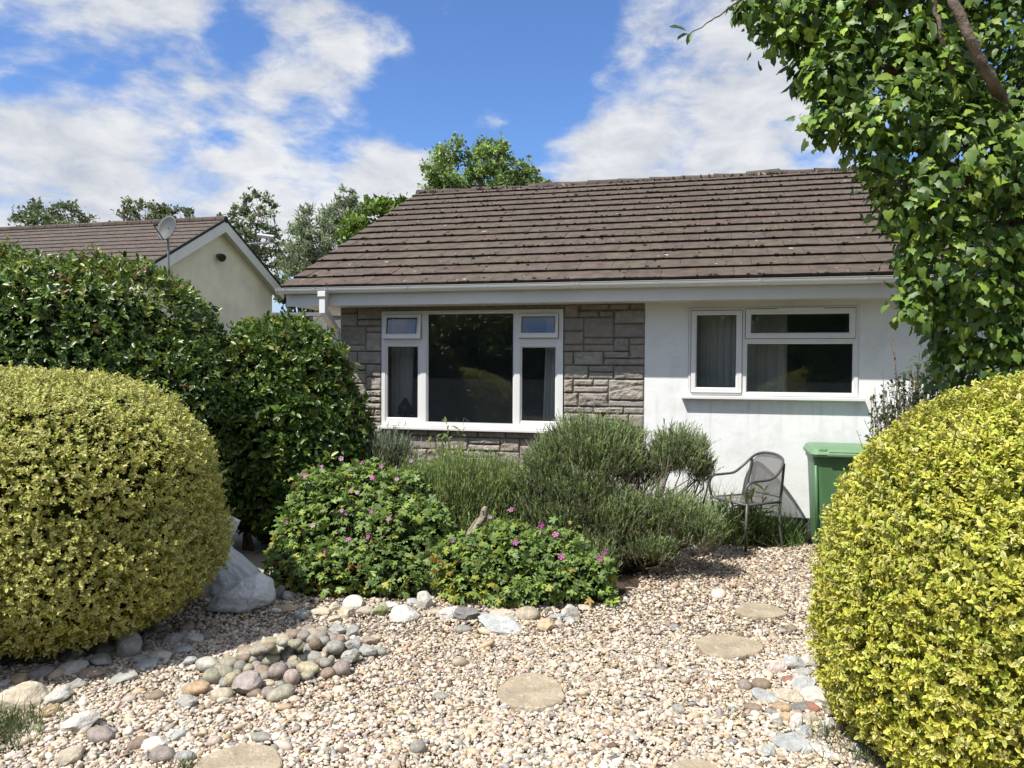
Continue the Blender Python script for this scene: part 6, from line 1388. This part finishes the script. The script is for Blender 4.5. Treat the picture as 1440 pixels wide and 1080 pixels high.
# ------------------------------------------------------------------ neighbour's house
def neighbour():
    ya = 23.4; ap = P(318, 309, ya); zt = ap.z; hs = 3.25; rise = 1.78; g0 = float(terrain(ap.x-1, ap.y))-.05
    root = empty('neighbour_bungalow', (ap.x, ap.y, 0), -A, label='cream neighbouring bungalow with brown roof and white bargeboards', cat='house')
    pit = math.atan2(rise, hs); ze = zt-rise; Lh = 12.
    mb = MB(); gw = hs-.28; h_ = zt-.22
    def ln(y): return h_-abs(y)*rise/hs
    b0 = 0; P5 = [(-gw, g0), (gw, g0), (gw, ln(gw)), (0, h_), (-gw, ln(gw))]
    for x in (-Lh, -.28): mb.v += [(x, y, z) for y, z in P5]
    mb.f += [[0, 4, 3, 2, 1], [5, 6, 7, 8, 9]]+[[i, (i+1) % 5, 5+(i+1) % 5, 5+i] for i in range(5)]
    mb.build('wall', M['cream'], root)
    sl = math.hypot(hs, rise); nc = 11
    t1 = tiles(-Lh-.2, 0, nc, sl/nc, .33, pit, -hs, ze, (.095, .075, .064), 5); np_mesh('roof', t1, M['tile'], root)
    t2 = tiles(-Lh-.2, 0, nc, sl/nc, 1.2, pit, -hs, ze, (.095, .075, .064), 6, True, 0.); t2['loops'] = t2['loops'].reshape(-1, 4)[:, ::-1].ravel(); np_mesh('rear_roof', t2, M['tile'], root)
    mb = MB()
    for sg in (-1, 1):
        pts = [(sg*(hs+.02), ze-.05), (0, zt-.035), (0, zt-.36), (sg*(hs+.02), ze-.36)]
        b0 = len(mb.v)
        for x in (-.03, -.005): mb.v += [(x, y, z) for y, z in pts]
        mb.f += [[b0, b0+1, b0+2, b0+3], [b0+7, b0+6, b0+5, b0+4]]+[[b0+i, b0+4+i, b0+4+(i+1) % 4, b0+(i+1) % 4] for i in range(4)]
    mb.build('bargeboard', M['barge'], root)
    mb = MB()
    for sg in (-1, 1): mb.quad((-.30, sg*hs, ze-.30), (-.004, sg*hs, ze-.30), (-.004, 0, zt-.30), (-.30, 0, zt-.30))
    mb.build('verge_soffit', M['soffit'], root)
    mb = MB()
    for sg in (-1, 1):                                   # dark cement under-cloak along the verge
        pts = [(sg*(hs+.03), ze-.05), (0, zt-.03), (0, zt+.045), (sg*(hs+.03), ze+.03)]; b0 = len(mb.v)
        for x in (-.05, .012): mb.v += [(x, y, z) for y, z in pts]
        mb.f += [[b0, b0+1, b0+2, b0+3], [b0+7, b0+6, b0+5, b0+4]]+[[b0+i, b0+4+i, b0+4+(i+1) % 4, b0+(i+1) % 4] for i in range(4)]
    mb.build('verge', plain('verge_cement', (.045, .042, .04), .95, .1, bump=.3), root)
    mb = MB(); x = -Lh
    while x < -.02: mb.tube([(x, 0, zt+.01), (min(x+.43, 0), 0, zt+.005)], .11, 10); x += .45
    mb.build('ridge', plain('ridge_tile', (.10, .08, .066), .9, .2, var=.4, vscale=3, bump=.4), root)
    mb = MB(); mb.box(-Lh, -.03, -hs-.03, -hs-.01, ze-.25, ze-.03); mb.tube([(-Lh, -hs-.08, ze-.03), (-.02, -hs-.08, ze-.03)], .055, 10); mb.build('gutter', M['upvc'], root)
    def onface(u, v, off=0.):                            # photo pixel on the gable face plane
        o = Vector((ap.x, ap.y, 0))+DV*(-.28+off); r = ray(u, v); t = (o-Vector((0, 0, 0))).dot(DV)/(r.x*DV.x+r.y*DV.y); p = r*t; p.z += CZ; q = p-Vector((ap.x, ap.y, 0)); return Vector((q.dot(DV), q.dot(NV), p.z))
    # round floodlight and a smaller box light on the gable
    for (u, v, r_, nm_) in ((306, 360, .115, 'floodlight'), (298, 432, .08, 'wall_light')):
        c = onface(u, v); wpos = Vector((ap.x, ap.y, 0))+DV*c.x+NV*c.y+Vector((0, 0, c.z))
        lt = empty(nm_, wpos, -A, label='round black floodlight high on the cream gable' if nm_ == 'floodlight' else 'small black wall light low on the cream gable above the hedge', cat='light')
        mb = MB(); mb.tube([(.001, 0, 0), (.05, 0, 0)], r_*.55, 12); mb.build('bracket', M['dark'], lt)
        mb = MB(); mb.tube([(.04, 0, .01), (.16, -.05, -.05), (.22, -.08, -.08)], [r_*.6, r_, r_*1.1], 16); mb.build('lamp_head', M['dark'], lt, sm=False, bev=.004)
    # dish on its mast at the near corner of the gable
    yd = 19.7; base = P(237, 400, yd); root2 = empty('satellite_dish', base, 0, label='grey satellite dish on a mast at the near corner of the cream gable', cat='satellite dish')
    mb = MB(); mb.tube([(0, 0, -.6), (0, 0, P(236, 345, yd).z-base.z), tuple(P(235.5, 332, yd)-base)], .028, 8); mb.tube([(0, 0, -.3), (-.25, .35, -.3)], .02, 6); mb.build('mast', M['dish'], root2)
    c = P(235, 321, yd)-base; ax = Vector((-.25, -.90, .33)).normalized(); X_ = ax.cross(Vector((0, 0, 1))).normalized(); U_ = X_.cross(ax)
    mb = MB(); n = 28; mr_ = 6; rx, ru = .27, .35
    for i in range(mr_+1):
        for k in range(n): a = 2*PI*k/n; q = i/mr_; mb.v.append(tuple(c+X_*math.cos(a)*rx*q+U_*math.sin(a)*ru*q+ax*(.085*q*q-.05)))
    for i in range(mr_):
        for k in range(n): k2 = (k+1) % n; mb.f.append([i*n+k, i*n+k2, (i+1)*n+k2, (i+1)*n+k])
    d_ = mb.build('dish', plain('dish_face', (.075, .08, .083), .6, .3, var=.1), root2, sm=True); sf = d_.modifiers.new('rim', 'SOLIDIFY'); sf.thickness = .014
    mb = MB(); e = c+ax*.42-U_*.12; mb.tube([c-U_*ru*.95+ax*.03, e-U_*.06], .014, 6); mb.build('arm', M['dark'], root2); mb = MB(); mb.tube([e-U_*.05+ax*.02, e+U_*.02-ax*.06], [.03, .04], 10); mb.build('receiver', M['dark'], root2, bev=.004)
    # television aerial on a bracket at the far verge
    ye_ = 25.3; a0 = P(347, 343, ye_); root3 = empty('tv_aerial', a0, 0, label='pale television aerial sticking out beyond the cream gable roof', cat='aerial')
    mb = MB(); mb.tube([(-.25, 0, -.45), (-.18, 0, -.02), (0, 0, 0), tuple(P(382, 341, ye_)-a0)], .025, 6); mb.build('boom', M['alu'], root3)
    mb = MB()
    for t in np.linspace(.25, 1, 8): q = (P(382, 341, ye_)-a0)*float(t); mb.tube([q+Vector((0, -.3, .0)), q+Vector((0, .3, 0))], .012, 5)
    mb.build('elements', M['alu'], root3)
    mb = MB(); a_, b_ = P(362, 331, ye_)-a0, P(385, 334, ye_)-a0; mb.tube([a_, b_], [.07, .075], 6); mb.tube([b_, P(376, 341, ye_)-a0], .02, 5); mb.build('reflector', M['alu'], root3)
neighbour()

# ------------------------------------------------------------------ what the windows mirror: planting across the road behind the viewer
leafy('hedge', 'dark hedge facing the house, seen only mirrored in the windows', 'hedge', [((x, -9.5+.4*math.sin(x), 1.5), (1.9, 1.0, 1.9)) for x in (-18, -15, -12, -9, -6, -3, 0, 3, 6)], 13000, .13, HE, (1, 1, 1, .6), 2.5, 5, .07, .3)
tree('broadleaf_tree', 'spreading tree facing the house, seen only mirrored in the wide window', 720+1082*(2.2/12.), 0, 12, 10, 100, 0, 2, 4, .1, GP) if False else None
def mirror_tree(x, y, r, h, label):
    root = empty('broadleaf_tree', (x, y, 0), label=label, cat='tree', group='trees mirrored in the windows'); n = 9000; T = rdir(60)*(rng.random((60, 1))**.4)*np.array((r, r, h*.36))+np.array((x, y, h*.62)); k = n//60
    cen = np.repeat(T, k, 0)+rng.normal(0, r*.14, (60*k, 3)); X, Y, Z = frame(rdir(60*k), rdir(60*k)+np.array((0, 0, .8))); L_ = .17*np.clip(1+rng.normal(0, .3, 60*k), .5, 1.6)
    np_mesh('crown', inst(LEAF4_V, LEAF4_F, cen, X, Y, Z, np.stack([L_, L_*.9, L_], -1), pick(HE, (1, 1, .6, .8), 60*k)), M['leaf'], root, origin=(x, y, 0))
    mb = MB(); mb.tube([(0, 0, 0), (.05, 0, h*.35), (0, 0, h*.6), (0, 0, h*.85)], [.16, .13, .09, .03], 8)
    for t in T[::3]: mb.tube([(0, 0, h*random.uniform(.3, .6)), tuple(np.array(t)-np.array((x, y, 0)))], [.05, .01], 5)
    mb.build('trunk', M['bark'], root, sm=True)
for (x, y, r, h) in ((-9.6, -10.5, 2.0, 4.0), (-12.2, -12.5, 2.3, 4.6), (-15.3, -12, 2.3, 4.2), (-18.5, -11.5, 2.8, 5.8), (-2.2, -12, 2.3, 5.3), (.6, -12.2, 2.4, 5.4), (3.2, -12.5, 2.5, 5.0), (7.0, -11, 2.2, 4.8), (-7.5, -12.5, 2.5, 4.6)):
    mirror_tree(x, y, r, h, 'dark tree facing the house, seen only as a reflection in the windows')
